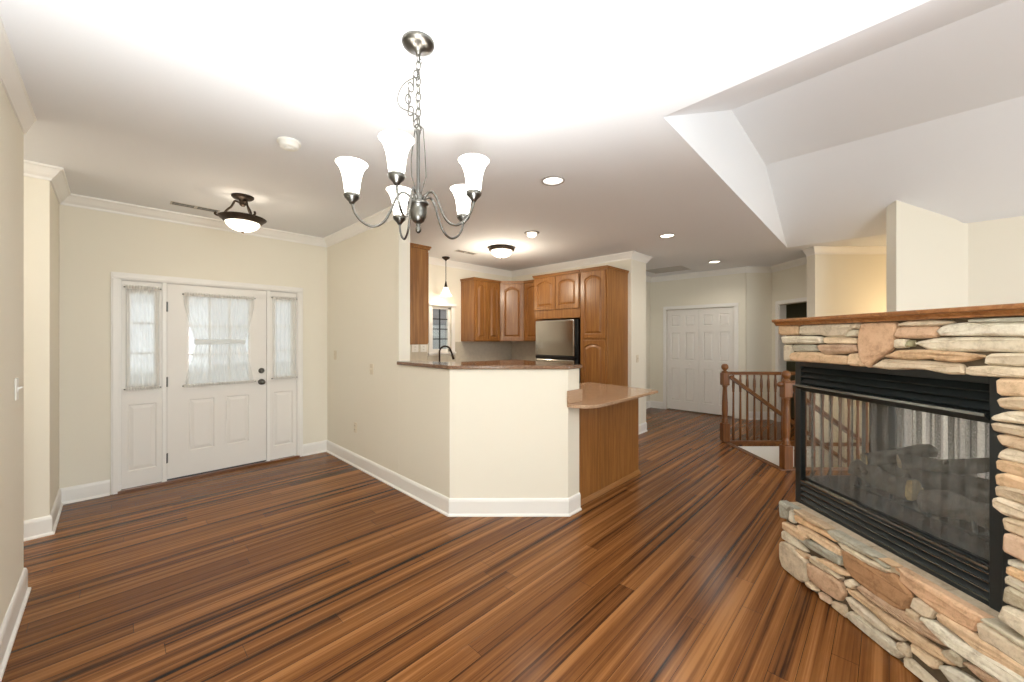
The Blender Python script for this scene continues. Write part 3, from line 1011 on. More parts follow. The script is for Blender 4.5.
STONES = '''p 2.442,1.545 2.295,1.539 2.275,1.531 2.284,1.484 2.415,1.482 2.437,1.489
c 2.255,1.536 2.084,1.536 1.921,1.534 1.924,1.515 1.948,1.497 1.954,1.473 2.018,1.470 2.077,1.474 2.125,1.486 2.205,1.481 2.271,1.487 2.263,1.515
c 1.913,1.533 1.882,1.535 1.885,1.512 1.916,1.512
g 1.936,1.502 1.888,1.504 1.899,1.473 1.948,1.473
y 2.406,1.474 2.267,1.474 2.114,1.470 2.107,1.434 2.197,1.430 2.291,1.431 2.401,1.428
c 2.100,1.467 1.993,1.467 1.899,1.463 1.896,1.434 1.987,1.433 2.090,1.434
y 2.403,1.420 2.345,1.421 2.336,1.377 2.349,1.322 2.410,1.319
g 2.336,1.421 2.164,1.423 2.132,1.393 2.190,1.382 2.324,1.381
k 2.135,1.424 2.018,1.427 1.902,1.428 1.896,1.396 1.993,1.381 2.077,1.372 2.121,1.393
p 2.328,1.374 2.125,1.382 2.084,1.369 1.948,1.370 1.948,1.327 2.084,1.327 2.324,1.324 2.345,1.351
p 1.942,1.381 1.888,1.386 1.882,1.358 1.855,1.324 1.942,1.325
k 1.871,1.535 1.806,1.536 1.704,1.534 1.707,1.481 1.716,1.433 1.737,1.402 1.806,1.355 1.830,1.321 1.850,1.333 1.878,1.371 1.889,1.443 1.882,1.502
c 1.695,1.525 1.655,1.539 1.571,1.538 1.483,1.529 1.504,1.519 1.571,1.516 1.689,1.518
k 1.698,1.512 1.617,1.512 1.546,1.512 1.532,1.504 1.546,1.468 1.612,1.463 1.710,1.466
y 1.707,1.457 1.658,1.457 1.655,1.425 1.713,1.418
o 1.654,1.452 1.636,1.452 1.636,1.428 1.653,1.427
y 1.630,1.443 1.548,1.462 1.402,1.467 1.247,1.464 1.247,1.412 1.344,1.417 1.548,1.410 1.578,1.416 1.609,1.432
y 1.538,1.493 1.515,1.514 1.456,1.522 1.344,1.521 1.247,1.519 1.247,1.470 1.374,1.474 1.519,1.474
g 1.428,1.534 1.344,1.535 1.247,1.535 1.247,1.522 1.300,1.521 1.422,1.524
p 1.746,1.377 1.695,1.406 1.602,1.413 1.476,1.408 1.382,1.397 1.425,1.380 1.468,1.369 1.541,1.373 1.551,1.381 1.634,1.371 1.713,1.372
c 1.820,1.325 1.768,1.362 1.713,1.366 1.602,1.366 1.476,1.363 1.459,1.359 1.442,1.325 1.504,1.320 1.581,1.332 1.644,1.330 1.725,1.320
y 1.386,1.367 1.382,1.394 1.366,1.405 1.247,1.412 1.247,1.368 1.300,1.366
c 1.439,1.351 1.402,1.356 1.366,1.361 1.247,1.359 1.247,1.330 1.336,1.325 1.437,1.323
p 1.351,1.316 1.277,1.322 1.197,1.332 1.197,1.261 1.277,1.263 1.343,1.259
c 1.341,1.244 1.277,1.260 1.197,1.261 1.197,1.221 1.277,1.216 1.334,1.213
y 1.361,1.176 1.324,1.199 1.282,1.211 1.197,1.209 1.197,1.167 1.277,1.169 1.358,1.164
c 1.361,1.154 1.277,1.157 1.197,1.155 1.197,1.121 1.277,1.120 1.314,1.123 1.358,1.125
p 1.351,1.111 1.319,1.119 1.197,1.118 1.197,1.076 1.277,1.078 1.329,1.079 1.343,1.094
c 1.341,1.053 1.319,1.075 1.277,1.072 1.197,1.070 1.197,1.024 1.277,1.033 1.343,1.030
p 1.353,1.018 1.319,1.030 1.197,1.027 1.197,0.973 1.277,0.981 1.351,0.986
p 1.351,0.967 1.319,0.982 1.197,0.976 1.197,0.916 1.272,0.938 1.351,0.929
c 1.353,0.922 1.329,0.934 1.272,0.941 1.197,0.930 1.197,0.873 1.272,0.892 1.300,0.890 1.353,0.889
c 1.356,0.876 1.338,0.889 1.300,0.886 1.272,0.883 1.197,0.868 1.197,0.822 1.272,0.838 1.329,0.833 1.356,0.850
c 1.334,0.815 1.319,0.825 1.272,0.829 1.197,0.819 1.197,0.765 1.272,0.778 1.329,0.777
k 1.329,0.761 1.314,0.771 1.272,0.771 1.197,0.759 1.197,0.685 1.272,0.699 1.326,0.703
y 1.319,0.678 1.272,0.687 1.197,0.677 1.197,0.651 1.272,0.663 1.317,0.661
p 1.319,0.653 1.272,0.660 1.197,0.645 1.197,0.611 1.272,0.627 1.319,0.628
y 1.324,0.610 1.310,0.625 1.272,0.621 1.197,0.606 1.197,0.571 1.272,0.587 1.324,0.588
g 1.326,0.571 1.310,0.588 1.272,0.584 1.197,0.566 1.197,0.503 1.272,0.530 1.331,0.520
y 1.329,0.508 1.272,0.522 1.205,0.505 1.205,0.430 1.272,0.443 1.341,0.455
g 1.381,0.436 1.348,0.450 1.272,0.443 1.205,0.424 1.205,0.387 1.272,0.398 1.381,0.420
g 2.440,0.418 2.377,0.447 2.304,0.478 2.330,0.419 2.356,0.388 2.363,0.334 2.433,0.312
y 2.346,0.397 2.323,0.412 2.310,0.334 2.346,0.332
p 2.304,0.440 2.229,0.459 2.061,0.453 2.082,0.412 2.170,0.396 2.310,0.396
p 2.314,0.382 2.278,0.391 2.020,0.390 2.018,0.370 2.103,0.366 2.297,0.348
p 2.404,0.300 2.317,0.311 2.211,0.301 2.223,0.257 2.317,0.252 2.404,0.254
p 2.297,0.331 2.217,0.346 1.991,0.346 2.000,0.306 2.103,0.303 2.278,0.306
y 2.426,0.228 2.377,0.252 2.297,0.238 2.211,0.212 2.235,0.199 2.330,0.191 2.418,0.185
g 2.278,0.252 2.205,0.286 2.000,0.311 1.986,0.289 1.991,0.261 2.103,0.249 2.211,0.240
c 2.426,0.160 2.343,0.189 2.217,0.161 2.217,0.034 2.266,0.003 2.411,-0.007 2.433,0.053
p 2.314,0.175 2.284,0.186 2.199,0.195 2.217,0.168 2.297,0.157
c 2.199,0.181 2.176,0.208 2.071,0.209 1.986,0.204 1.991,0.184 2.103,0.168 2.199,0.162
k 2.211,0.146 2.170,0.156 1.991,0.176 1.967,0.123 2.000,0.067 2.114,0.053 2.205,0.060
c 2.217,0.034 2.199,0.045 2.142,0.035 2.147,0.022 2.211,0.009
k 2.136,0.030 2.071,0.041 2.051,0.015 2.114,-0.010
p 2.136,0.217 2.103,0.235 1.943,0.247 1.936,0.242 1.962,0.226 2.020,0.218
g 2.073,0.404 2.039,0.459 1.985,0.468 1.876,0.460 1.776,0.444 1.807,0.407 1.895,0.395 2.028,0.386
y 2.012,0.378 1.964,0.387 1.848,0.375 1.803,0.384 1.724,0.389 1.760,0.365 1.848,0.354 1.985,0.352
g 1.807,0.401 1.777,0.418 1.736,0.403 1.752,0.389
t 1.985,0.343 1.954,0.356 1.848,0.349 1.760,0.359 1.728,0.383 1.692,0.373 1.640,0.336 1.669,0.250 1.720,0.227 1.830,0.227 1.924,0.237 1.975,0.270
p 1.781,0.438 1.752,0.454 1.708,0.439 1.712,0.421 1.760,0.425
k 1.707,0.441 1.653,0.455 1.587,0.452 1.480,0.459 1.386,0.444 1.383,0.437 1.406,0.384 1.416,0.348 1.458,0.339 1.538,0.330 1.626,0.350 1.692,0.369 1.681,0.424
c 1.636,0.332 1.562,0.341 1.551,0.331 1.563,0.292 1.587,0.278 1.643,0.284
c 1.653,0.270 1.610,0.272 1.610,0.237 1.660,0.243
p 1.544,0.323 1.520,0.340 1.416,0.339 1.348,0.337 1.272,0.336 1.205,0.328 1.205,0.280 1.272,0.288 1.329,0.287 1.406,0.278 1.469,0.292 1.538,0.300
y 1.603,0.270 1.550,0.288 1.469,0.279 1.386,0.288 1.311,0.297 1.244,0.296 1.205,0.285 1.252,0.253 1.329,0.234 1.357,0.234 1.416,0.233 1.491,0.229 1.562,0.248
c 1.406,0.387 1.386,0.401 1.272,0.398 1.205,0.387 1.205,0.328 1.272,0.330 1.348,0.337 1.401,0.332
k 1.899,0.204 1.876,0.230 1.720,0.235 1.666,0.245 1.601,0.242 1.503,0.243 1.488,0.227 1.534,0.211 1.608,0.199 1.712,0.196 1.821,0.190
p 1.954,0.173 1.914,0.181 1.821,0.182 1.744,0.173 1.651,0.189 1.580,0.182 1.503,0.186 1.455,0.191 1.491,0.158 1.553,0.145 1.651,0.135 1.720,0.130 1.812,0.145 1.934,0.150
c 1.959,0.115 1.934,0.132 1.830,0.124 1.744,0.120 1.666,0.123 1.681,0.104 1.786,0.080 1.914,0.082
y 1.970,0.021 1.939,0.056 1.876,0.074 1.728,0.067 1.666,0.053 1.712,-0.001 1.830,-0.013 1.944,0.007
y 1.962,0.200 1.934,0.225 1.897,0.219 1.916,0.187 1.949,0.181
c 1.646,0.120 1.620,0.134 1.532,0.136 1.538,0.104 1.562,0.083 1.640,0.089
y 1.674,0.039 1.646,0.051 1.600,0.044 1.538,0.036 1.480,0.036 1.538,-0.024 1.613,-0.031 1.667,-0.021
y 1.529,0.122 1.491,0.150 1.426,0.161 1.366,0.165 1.320,0.155 1.366,0.111 1.426,0.098 1.480,0.095
k 1.453,0.202 1.411,0.218 1.348,0.230 1.285,0.234 1.221,0.233 1.260,0.201 1.329,0.187 1.386,0.184
c 1.958,0.004 2.052,0.004 2.046,0.036 2.01,0.050 1.972,0.064
c 1.652,0.052 1.700,0.060 1.702,0.082 1.672,0.104 1.655,0.090
g 1.455,0.178 1.500,0.172 1.520,0.190 1.480,0.226 1.452,0.222'''
front_mb, hearth_mb = MB(FP), MB(FP)
rnd = random.Random(3)


def to_front(a, b, o):
    return (RS - o, a, b)


for ln in STONES.strip().split('\n'):
    q = ln.split()
    pts = [tuple(map(float, w.split(','))) for w in q[1:]]
    mid = sum(p[1] for p in pts) / len(pts)
    right = sum(p[0] for p in pts) / len(pts) < 1.36 and mid > 0.44
    if mid > 0.44 and not right and mid < 1.3:
        continue
    if mid < 0.47 and not right:
        pts = [(a, min(HZ + 0.006, max(0.004, b))) for a, b in pts]
        stone(hearth_mb, q[0], pts, to_front, rnd)
    else:
        pts = [(a, min(TZ1, b)) for a, b in pts]
        stone(front_mb, q[0], pts, to_front, rnd)


def course(mb, s0, s1, z0, z1, to3, seed, depth=0.045):
    """random ledge stones filling a rectangle"""
    r = random.Random(seed)
    z = z0
    while z < z1 - 0.02:
        h = min(r.uniform(0.045, 0.085), z1 - z)
        if z1 - z - h < 0.03:
            h = z1 - z
        s = s0
        while s < s1 - 0.02:
            w = min(r.uniform(0.12, 0.32), s1 - s)
            if s1 - s - w < 0.07:
                w = s1 - s
            g = 0.004
            j = lambda: r.uniform(-0.004, 0.004)
            pts = [(s + g, z + g), (s + w * 0.5, z + g + j()), (s + w - g, z + g), (s + w - g, z + h - g), (s + w * 0.4, z + h - g + j()), (s + g, z + h - g)]
            stone(mb, r.choice('ppccyykgt'), pts, to3, r, depth)
            s += w
        z += h


# unseen runs of the same stone: nearer the camera, the ends and the back
course(front_mb, SN, 1.197, 0.0, 1.322, to_front, 11)
course(front_mb, SN, 1.247, 1.325, TZ1, to_front, 18)
course(front_mb, RS + 0.02, RD - 0.02, 0.0, TZ1, lambda a, b, o: (a, SN - o, b), 12)
course(front_mb, RS + 0.06, RD - 0.02, TZ0, TZ1, lambda a, b, o: (a, SE + o - 0.02, b), 13)
course(front_mb, RS + 0.06, RD - 0.02, 0.0, HZ, lambda a, b, o: (a, SE + o - 0.02, b), 14)
course(front_mb, SN, 2.40, TZ0, TZ1, lambda a, b, o: (RD + o - 0.02, a, b), 15)
course(front_mb, SN, 2.40, 0.0, HZ, lambda a, b, o: (RD + o - 0.02, a, b), 16)
course(front_mb, SN, 1.38, HZ, TZ0, lambda a, b, o: (RD + o - 0.02, a, b), 17)
front_mb.build('stone_surround', M['stone'], fpl, colours=True)
hearth_mb.build('stone_hearth', M['stone'], fpl, colours=True)
# hearth ledge: flat cap stones in front of the steel
cap = MB(FP)
r2 = random.Random(5)
s = SE
while s > 1.36:
    w = r2.uniform(0.2, 0.34)
    e = max(1.36, s - w)
    cc = STONE_COL[r2.choice('gyc')]
    cap.c = (S(cc[0] * 0.93), S(cc[1] * 0.93), S(cc[2] * 0.93), 1)
    cap.bbox(RS + 0.012, RB + 0.03, e + 0.003, s - 0.003, HZ - 0.03, HZ, 0.006)
    s = e
cap.build('hearth_cap', M['stone'], fpl, colours=True)
# masonry core behind the stones
core = MB(FP)
core.box(RS + 0.020, RD - 0.03, SN + 0.03, SE - 0.03, 0.0, HZ - 0.031)
core.box(RS + 0.020, RD - 0.03, SN + 0.03, SE - 0.03, TZ0 + 0.012, TZ1 + 0.004)
core.box(RS + 0.020, RD - 0.03, SN + 0.03, FB0 - 0.15, HZ - 0.031, TZ0 + 0.012)
core.build('mortar_core', M['mortar'], fpl)
# mantel shelf: a cove moulding under a board
mt = MB(FP)
z0 = TZ1 - 0.004
prof = [(RS + 0.0, z0), (RS - 0.012, z0), (RS - 0.014, z0 + 0.008), (RS - 0.022, z0 + 0.018), (RS - 0.024, z0 + 0.022), (RS - 0.036, z0 + 0.024), (RS - 0.038, z0 + 0.038), (RS - 0.034, z0 + 0.042), (RD + 0.06, z0 + 0.042), (RD + 0.06, z0 + 0.026), (RD, z0)]
mt.xprism(prof, SN - 0.03, SE + 0.025)
mt.build('mantel_shelf', M['mantel'], fpl, bevel=0.002)

# steel firebox face
GB, GT = 0.575, 1.135                      # glass bottom and top
fb = MB(FP)
fb.box(RB, RB + 0.035, FB1 - 0.045, FB1, HZ, TZ0)           # far jamb
fb.box(RB, RB + 0.035, FB0 - 0.04, FB0 + 0.03, HZ, TZ0)      # near jamb
fb.box(RB - 0.045, RB + 0.034, FB0 - 0.149, FB0 - 0.041, HZ, TZ0)
fb.box(RB + 0.002, RB + 0.035, FB0, FB1, 1.285, TZ0 + 0.01)  # head
fb.box(RB + 0.004, RB + 0.035, FB0, FB1, HZ, HZ + 0.018)
fb.build('firebox_frame', M['black'], fpl, bevel=0.003)
lv = MB(FP)
for i in range(3):                          # top louvre: slats leaning out
    z = 1.178 + i * 0.036
    lv.add([(RB + 0.024, FB0 + 0.03, z + 0.034), (RB + 0.024, FB1 - 0.045, z + 0.034), (RB + 0.002, FB1 - 0.045, z + 0.006), (RB + 0.002, FB0 + 0.03, z + 0.006),
            (RB + 0.006, FB0 + 0.03, z), (RB + 0.006, FB1 - 0.045, z), (RB + 0.03, FB1 - 0.045, z + 0.028), (RB + 0.03, FB0 + 0.03, z + 0.028)],
           [(0, 1, 2, 3), (3, 2, 5, 4), (4, 5, 6, 7), (0, 3, 4, 7), (1, 6, 5, 2)])
lv.box(RB + 0.034, RB + 0.038, FB0, FB1, 1.165, 1.30)
lv.build('upper_louvre', M['black'], fpl)
hd = MB(FP)
hd.xprism([(RB - 0.018, 1.168), (RB - 0.018, 1.160), (RB + 0.010, GT - 0.005), (RB + 0.035, GT - 0.005), (RB + 0.035, 1.172), (RB - 0.010, 1.172)], FB0 + 0.028, FB1 - 0.02)
hd.build('hood', M['black'], fpl)
MB(FP).box(RB - 0.0215, RB - 0.018, FB0 + 0.028, FB1 - 0.02, 1.158, 1.170).build('hood_lip', M['blackgloss'], fpl)  # lip coloured as a painted highlight
lv = MB(FP)
for i in range(4):
    z = HZ + 0.022 + i * 0.034
    lv.add([(RB + 0.024, FB0 + 0.03, z + 0.032), (RB + 0.024, FB1 - 0.045, z + 0.032), (RB + 0.000, FB1 - 0.045, z + 0.008), (RB + 0.000, FB0 + 0.03, z + 0.008),
            (RB + 0.004, FB0 + 0.03, z), (RB + 0.004, FB1 - 0.045, z), (RB + 0.03, FB1 - 0.045, z + 0.026), (RB + 0.03, FB0 + 0.03, z + 0.026)],
           [(0, 1, 2, 3), (3, 2, 5, 4), (4, 5, 6, 7), (0, 3, 4, 7), (1, 6, 5, 2)])
lv.box(RB + 0.034, RB + 0.038, FB0, FB1, HZ, GB)
lv.build('lower_louvre', M['black'], fpl)
lip = MB(FP)
for i in range(4):
    z = HZ + 0.022 + i * 0.034
    lip.box(RB - 0.0015, RB + 0.003, FB0 + 0.03, FB1 - 0.045, z + 0.001, z + 0.006)
lip.box(RB - 0.003, RB + 0.02, FB0 + 0.03, FB1 - 0.045, GB - 0.016, GB - 0.006)
lip.build('louvre_edges', M['blackgloss'], fpl)  # pale strips painted as light catching the slat edges
# firebox interior: floor, near side, roof, corner post and rear frame
inn = MB(FP)
inn.box(RB + 0.04, RD - 0.035, FB0, FB1 - 0.02, HZ - 0.03, GB + 0.004)
inn.box(RB + 0.04, RD - 0.035, FB0, FB1 - 0.02, GT + 0.012, TZ0 + 0.011)
inn.box(RB + 0.04, RD - 0.035, FB0 - 0.044, FB0 + 0.004, GB, GT + 0.012)
inn.build('firebox_lining', M['soot'], fpl)
po = MB(FP)
po.box(RD - 0.15, RD - 0.034, FB1 - 0.12, FB1 - 0.0, HZ, TZ0)             # far rear corner post
po.box(RB + 0.036, RD - 0.15, FB1 - 0.04, FB1, GT, TZ0).box(RB + 0.036, RD - 0.15, FB1 - 0.04, FB1, HZ, GB)
po.box(RD - 0.07, RD - 0.034, FB0 - 0.04, FB1 - 0.12, GT, TZ0).box(RD - 0.07, RD - 0.034, FB0 - 0.04, FB1 - 0.12, HZ, GB)
po.build('corner_post', M['black'], fpl)
MB(FP).box(RB + 0.012, RB + 0.016, FB0 + 0.03, FB1 - 0.045, GB, GT).build('glass_pane', M['fireglass'], fpl)
MB(FP).box(RB + 0.04, RD - 0.15, FB1 - 0.022, FB1 - 0.018, GB, GT).build('glass_pane', M['fireglass'], fpl)
MB(FP).box(RD - 0.052, RD - 0.048, FB0 + 0.0, FB1 - 0.12, GB, GT).build('glass_pane', M['fireglass'], fpl)


def mesh_screen(a, b, mat, folds, amp, seed, lap):
    r = random.Random(seed)
    n = folds * 12
    a, b = Vector(a), Vector(b)
    t = (b - a)
    nor = Vector((t.y, -t.x, 0)).normalized()
    vs, fs = [], []
    ph = 0
    offs, phs = [], []
    tn = t.normalized()
    over = lap * t.length / folds
    for i in range(n + 1):
        ph += 2 * math.pi / 12 * r.uniform(0.5, 1.5)
        phs.append(ph)
        offs.append(amp * math.sin(ph) * r.uniform(0.7, 1.1))
    for z in (GB + 0.006, GT - 0.004):
        for i in range(n + 1):
            p = a + t * (i / n) + nor * offs[i] + tn * over * math.sin(2 * phs[i])
            vs.append((p.x, p.y, z))
    for i in range(n):
        fs.append((i, i + 1, n + 2 + i, n + 1 + i))
    mb = MB(FP).add(vs, fs, False)
    return mb.build('mesh_screen', mat, fpl)


mesh_screen((RB + 0.034, FB0 + 0.05, 0), (RB + 0.034, FB1 - 0.06, 0), M['mail'], 13, 0.014, 4, 0.28)
mesh_screen((RD - 0.085, FB0 + 0.02, 0), (RD - 0.085, FB1 - 0.13, 0), M['mailback'], 16, 0.016, 5, 0.42)
rd = MB(FP).tube([(RB + 0.034, FB0 + 0.03, GT), (RB + 0.034, FB1 - 0.05, GT)], 0.005)
rd.build('screen_rod', M['nickel'], fpl)
bn = MB(FP)
bn.bbox(2.20, 2.42, 1.46, 2.20, GB + 0.005, 0.632, 0.006)
bn.build('burner_box', M['black'], fpl)  # black box added to keep the lower firebox dark
gr = MB(FP)
for q in (1.62, 1.80, 1.98, 2.16):
    gr.tube([(2.05, q, GB + 0.035), (2.19, q, GB + 0.035)], 0.008)
    gr.tube([(2.07, q, GB + 0.035), (2.065, q, GB + 0.10)], 0.008)
gr.tube([(2.08, 1.58, GB + 0.028), (2.08, 2.2, GB + 0.028)], 0.008)
gr.build('grate', M['black'], fpl)
em = MB(FP)
vs, fs = [], []
r3 = random.Random(9)
for i in range(15):
    for j in range(27):
        u, v = i / 14, j / 26
        z = GB + 0.006 + (0.024 * math.sin(math.pi * u) * math.sin(math.pi * v)) + r3.uniform(0, 0.012)
        vs.append((2.0 + 0.40 * u, 1.55 + 0.68 * v, z))
for i in range(14):
    for j in range(26):
        a = i * 27 + j
        fs.append((a, a + 1, a + 28, a + 27))
em.add(vs, fs).build('ember_bed', M['ember'], fpl)


def log(label, p, q, r, seed, knots=3):
    """ceramic log: lumpy bark and pale cut ends"""
    rr = random.Random(seed)
    P, Q = FP @ Vector(p), FP @ Vector(q)
    t = thing('gas_log', (P + Q) / 2 - Vector((0, 0, r)), label, 'log', 'ceramic logs in the firebox')
    ax = (Q - P).normalized()
    up = Vector((0, 0, 1))
    sd = ax.cross(up).normalized()
    up = sd.cross(ax).normalized()
    n, seg = 16, 14
    ph = [rr.uniform(0, 6.28) for _ in range(6)]
    vs = []
    for i in range(n + 1):
        u = i / n
        c = P + (Q - P) * u + up * (0.012 * math.sin(u * 5 + ph[0])) + sd * (0.010 * math.sin(u * 4 + ph[1]))
        for k in range(seg):
            an = 2 * math.pi * k / seg
            rad = r * (1 + 0.10 * math.sin(3 * an + ph[2] + u * 2) + 0.07 * math.sin(5 * an + ph[3]) + 0.09 * math.sin(u * 11 + ph[4]) + rr.uniform(-0.05, 0.05))
            vs.append(c + (sd * math.cos(an) + up * math.sin(an)) * rad)
    fs = [(i * seg + k, i * seg + (k + 1) % seg, (i + 1) * seg + (k + 1) % seg, (i + 1) * seg + k) for i in range(n) for k in range(seg)]
    bark = MB().add(vs, fs, True)
    for _ in range(knots):                 # stubs of broken branches
        u = rr.uniform(0.2, 0.8)
        an = rr.uniform(0.4, 2.6)
        c = P + (Q - P) * u
        dr = (sd * math.cos(an) + up * math.sin(an))
        bark.tube([c + dr * r * 0.7, c + dr * (r * 1.35)], [r * 0.34, r * 0.24], 7)
    bark.build('bark', M['log'], t)
    for i0, c, s_ in ((0, P, -1), (n * seg, Q, 1)):
        ring = vs[i0:i0 + seg]
        cen = sum(ring, Vector()) / seg
        e = [x for x in ring] + [cen + (x - cen) * 0.62 + ax * s_ * 0.004 for x in ring] + [cen + ax * s_ * 0.005]
        f = [(k, (k + 1) % seg, seg + (k + 1) % seg, seg + k) for k in range(seg)] + [(seg + k, seg + (k + 1) % seg, 2 * seg) for k in range(seg)]
        MB().add(e, f).build('cut_end', M['logend'], t)


log('long thick back log lying along the rear of the firebox', (2.31, 1.47, 0.705), (2.31, 2.20, 0.712), 0.072, 1)
log('front log with a pale round cut end facing the room', (2.03, 1.80, 0.690), (2.16, 1.50, 0.690), 0.055, 2)
log('front log lying toward the far end of the firebox', (2.08, 2.20, 0.690), (2.11, 1.90, 0.690), 0.052, 3)
log('thin log leaning across the top of the back log', (2.11, 1.98, 0.80), (2.40, 1.80, 0.850), 0.034, 4, 1)
log('thin crosswise log resting on the back log near its far end', (2.06, 2.12, 0.790), (2.38, 2.06, 0.838), 0.034, 5, 1)

# ================================================================ KITCHEN
def cabinet(name, label, org, fr, w, depth, z0, z1, doors, cat='cabinet', group=None, crown=True, sides=True, oh=(0.02, 0.02)):
    """box with face-frame; local x along the front, local y into the wall"""
    t = thing(name, (org[0], org[1], z0), label, cat, group, fr)
    m = fr.copy()
    m[0][3], m[1][3] = org[0], org[1]
    MB(m).box(0, w, 0, depth, z0, z1).build('carcass', M['oak'], t, bevel=0.003)
    if crown:
        MB(m).box(-oh[0] * 0.6, w + oh[1] * 0.6, -0.018, depth, z1, z1 + 0.022).box(-oh[0], w + oh[1], -0.030, depth, z1 + 0.022, z1 + 0.040).build('cornice', M['oakx'], t, bevel=0.004)
    for (x0, x1, a, b, rise) in doors:
        mb = MB(m)
        s_ = min(0.058, (x1 - x0) * 0.22)
        if rise is None:
            hole = rect(x0 + 0.025, x1 - 0.025, a + 0.025, b - 0.025)
        elif rise:
            hole = arch(x0 + s_, x1 - s_, a + 0.06, b - 0.05, rise)
        else:
            hole = rect(x0 + s_, x1 - s_, a + 0.06, b - 0.06)
        if rise is None:
            panel_slab(mb, x0, x1, a, b, -0.02, 0.0195, [], ())
        else:
            panel_slab(mb, x0, x1, a, b, -0.02, 0.0195, [hole], (), 0.013, 0.026, 0.002)
        mb.build('drawer_front' if rise is None else 'door', M['oak'], t, bevel=0.0015)
    return t


FX = frame((0, -1, 0), (1, 0, 0))          # fronts that face -x
FYF = frame((1, 0, 0), (0, 1, 0))          # fronts that face -y
FD = frame((math.sqrt(.5), -math.sqrt(.5), 0), (math.sqrt(.5), math.sqrt(.5), 0))
FI = frame((0, 1, 0), (-1, 0, 0))          # fronts that face +x
WG = 'oak wall cabinets'
UZ0, UZ1 = 1.405, 2.42
# upper cabinet whose end shows behind the full-height wall end
cabinet('wall_cabinet', 'oak wall cabinet showing its plain end, behind the end of the cream kitchen wall', (2.392, 3.60), FI, 1.55, 0.331, 1.395, UZ1,
        [(0.02 + i * 0.505, 0.51 + i * 0.505, 1.41, UZ1 - 0.02, 0.045) for i in range(3)], 'cabinet', WG)
cabinet('wall_cabinet', 'oak wall cabinet with two arched doors right of the small kitchen window', (4.125, 4.885), FYF, 0.595, 0.339, UZ0, UZ1,
        [(0.02, 0.292, UZ0 + 0.015, UZ1 - 0.02, 0.045), (0.302, 0.575, UZ0 + 0.015, UZ1 - 0.02, 0.045)], 'cabinet', WG)
# corner cabinet with a diagonal door
t = thing('corner_cabinet', (4.97, 4.835, UZ0), 'oak corner wall cabinet with one diagonal arched door catching the light', 'cabinet', WG)
cp = [(4.723, 4.882), (5.018, 4.587), (5.355, 4.587), (5.355, 5.222), (4.723, 5.222)]
MB().prism(cp, UZ0, UZ1).build('carcass', M['oak'], t)
cp2 = [(4.735, 4.862), (5.000, 4.597), (5.355, 4.597), (5.355, 5.222), (4.735, 5.222)]
MB().prism([(p[0] - 0.012 * (i < 2), p[1] - 0.012 * (i < 2)) for i, p in enumerate(cp2)], UZ1, UZ1 + 0.04).build('cornice', M['oakx'], t)
m = FD.copy()
m[0][3], m[1][3] = 4.723, 4.882
dw = math.hypot(0.295, 0.295)
mb = MB(m)
panel_slab(mb, 0.012, dw - 0.012, UZ0 + 0.012, UZ1 - 0.015, -0.02, 0.0195, [arch(0.07, dw - 0.07, UZ0 + 0.075, UZ1 - 0.07, 0.06)], (), 0.012, 0.026, 0.002)
mb.build('door', M['oak'], t, bevel=0.0015)
cabinet('wall_cabinet', 'narrow oak wall cabinet between the corner cabinet and the refrigerator cabinet', (5.018, 4.583), FX, 0.44, 0.337, UZ0, UZ1,
        [(0.015, 0.42, UZ0 + 0.015, UZ1 - 0.02, 0.045)], 'cabinet', WG)
cabinet('refrigerator_cabinet', 'short oak cabinet with two arched doors above the refrigerator', (4.76, 4.125), FX, 0.885, 0.595, 1.765, UZ1 + 0.005,
        [(0.015, 0.437, 1.905, UZ1 - 0.015, 0.05), (0.447, 0.87, 1.905, UZ1 - 0.015, 0.05)], 'cabinet', WG, oh=(0.02, 0.0))
cabinet('pantry_cabinet', 'tall oak pantry cabinet at the right end of the kitchen', (4.76, 3.234), FX, 0.44, 0.595, 0.0, UZ1 + 0.005,
        [(0.02, 0.42, 1.462, UZ1 - 0.015, 0.055), (0.02, 0.42, 0.12, 1.43, 0.05)], 'cabinet', oh=(0.0, 0.02))

# refrigerator
t = thing('refrigerator', (5.05, 3.69, 0), 'stainless steel refrigerator below the short oak cabinet', 'refrigerator')
MB().bbox(4.80, 5.34, 3.30, 4.09, 0.02, 1.745, 0.006).build('body', M['dark'], t)
MB().bbox(4.735, 4.797, 3.335, 4.085, 1.185, 1.742, 0.014).build('upper_door', M['steel'], t)
MB().bbox(4.735, 4.797, 3.335, 4.085, 0.06, 1.135, 0.014).build('lower_door', M['steel'], t)
MB().box(4.752, 4.799, 3.335, 4.085, 1.135, 1.185).build('grip_recess', M['dark'], t)
h = MB().bbox(4.712, 4.735, 3.36, 4.06, 1.160, 1.185, 0.004)
h.build('door_handle', M['dark'], t)

# base cabinets and worktops behind the half wall
cabinet('base_cabinet', 'oak base cabinets under the kitchen window', (2.08, 4.60), FYF, 2.6, 0.62, 0.0, 0.875,
        [(0.03 + i * 0.515, 0.53 + i * 0.515, 0.12, 0.86, 0.04) for i in range(5)], 'cabinet', None, False)
cabinet('base_cabinet', 'oak base cabinets next to the refrigerator', (4.75, 4.595), FX, 0.46, 0.60, 0.0, 0.875,
        [(0.02, 0.44, 0.12, 0.86, 0.04)], 'cabinet', None, False)
top = [(2.065, 4.57), (4.72, 4.57), (4.72, 4.13), (5.355, 4.13), (5.355, 5.215), (2.065, 5.215)]
sink = [(3.35, 4.72), (4.05, 4.72), (4.05, 5.05), (3.35, 5.05)]
wt = MB().prism(top, 0.877, 0.915, [sink]).build('kitchen_worktop', M['granite'])
tag(wt, 'tan speckled worktop running under the kitchen window', 'worktop')
sk = MB()
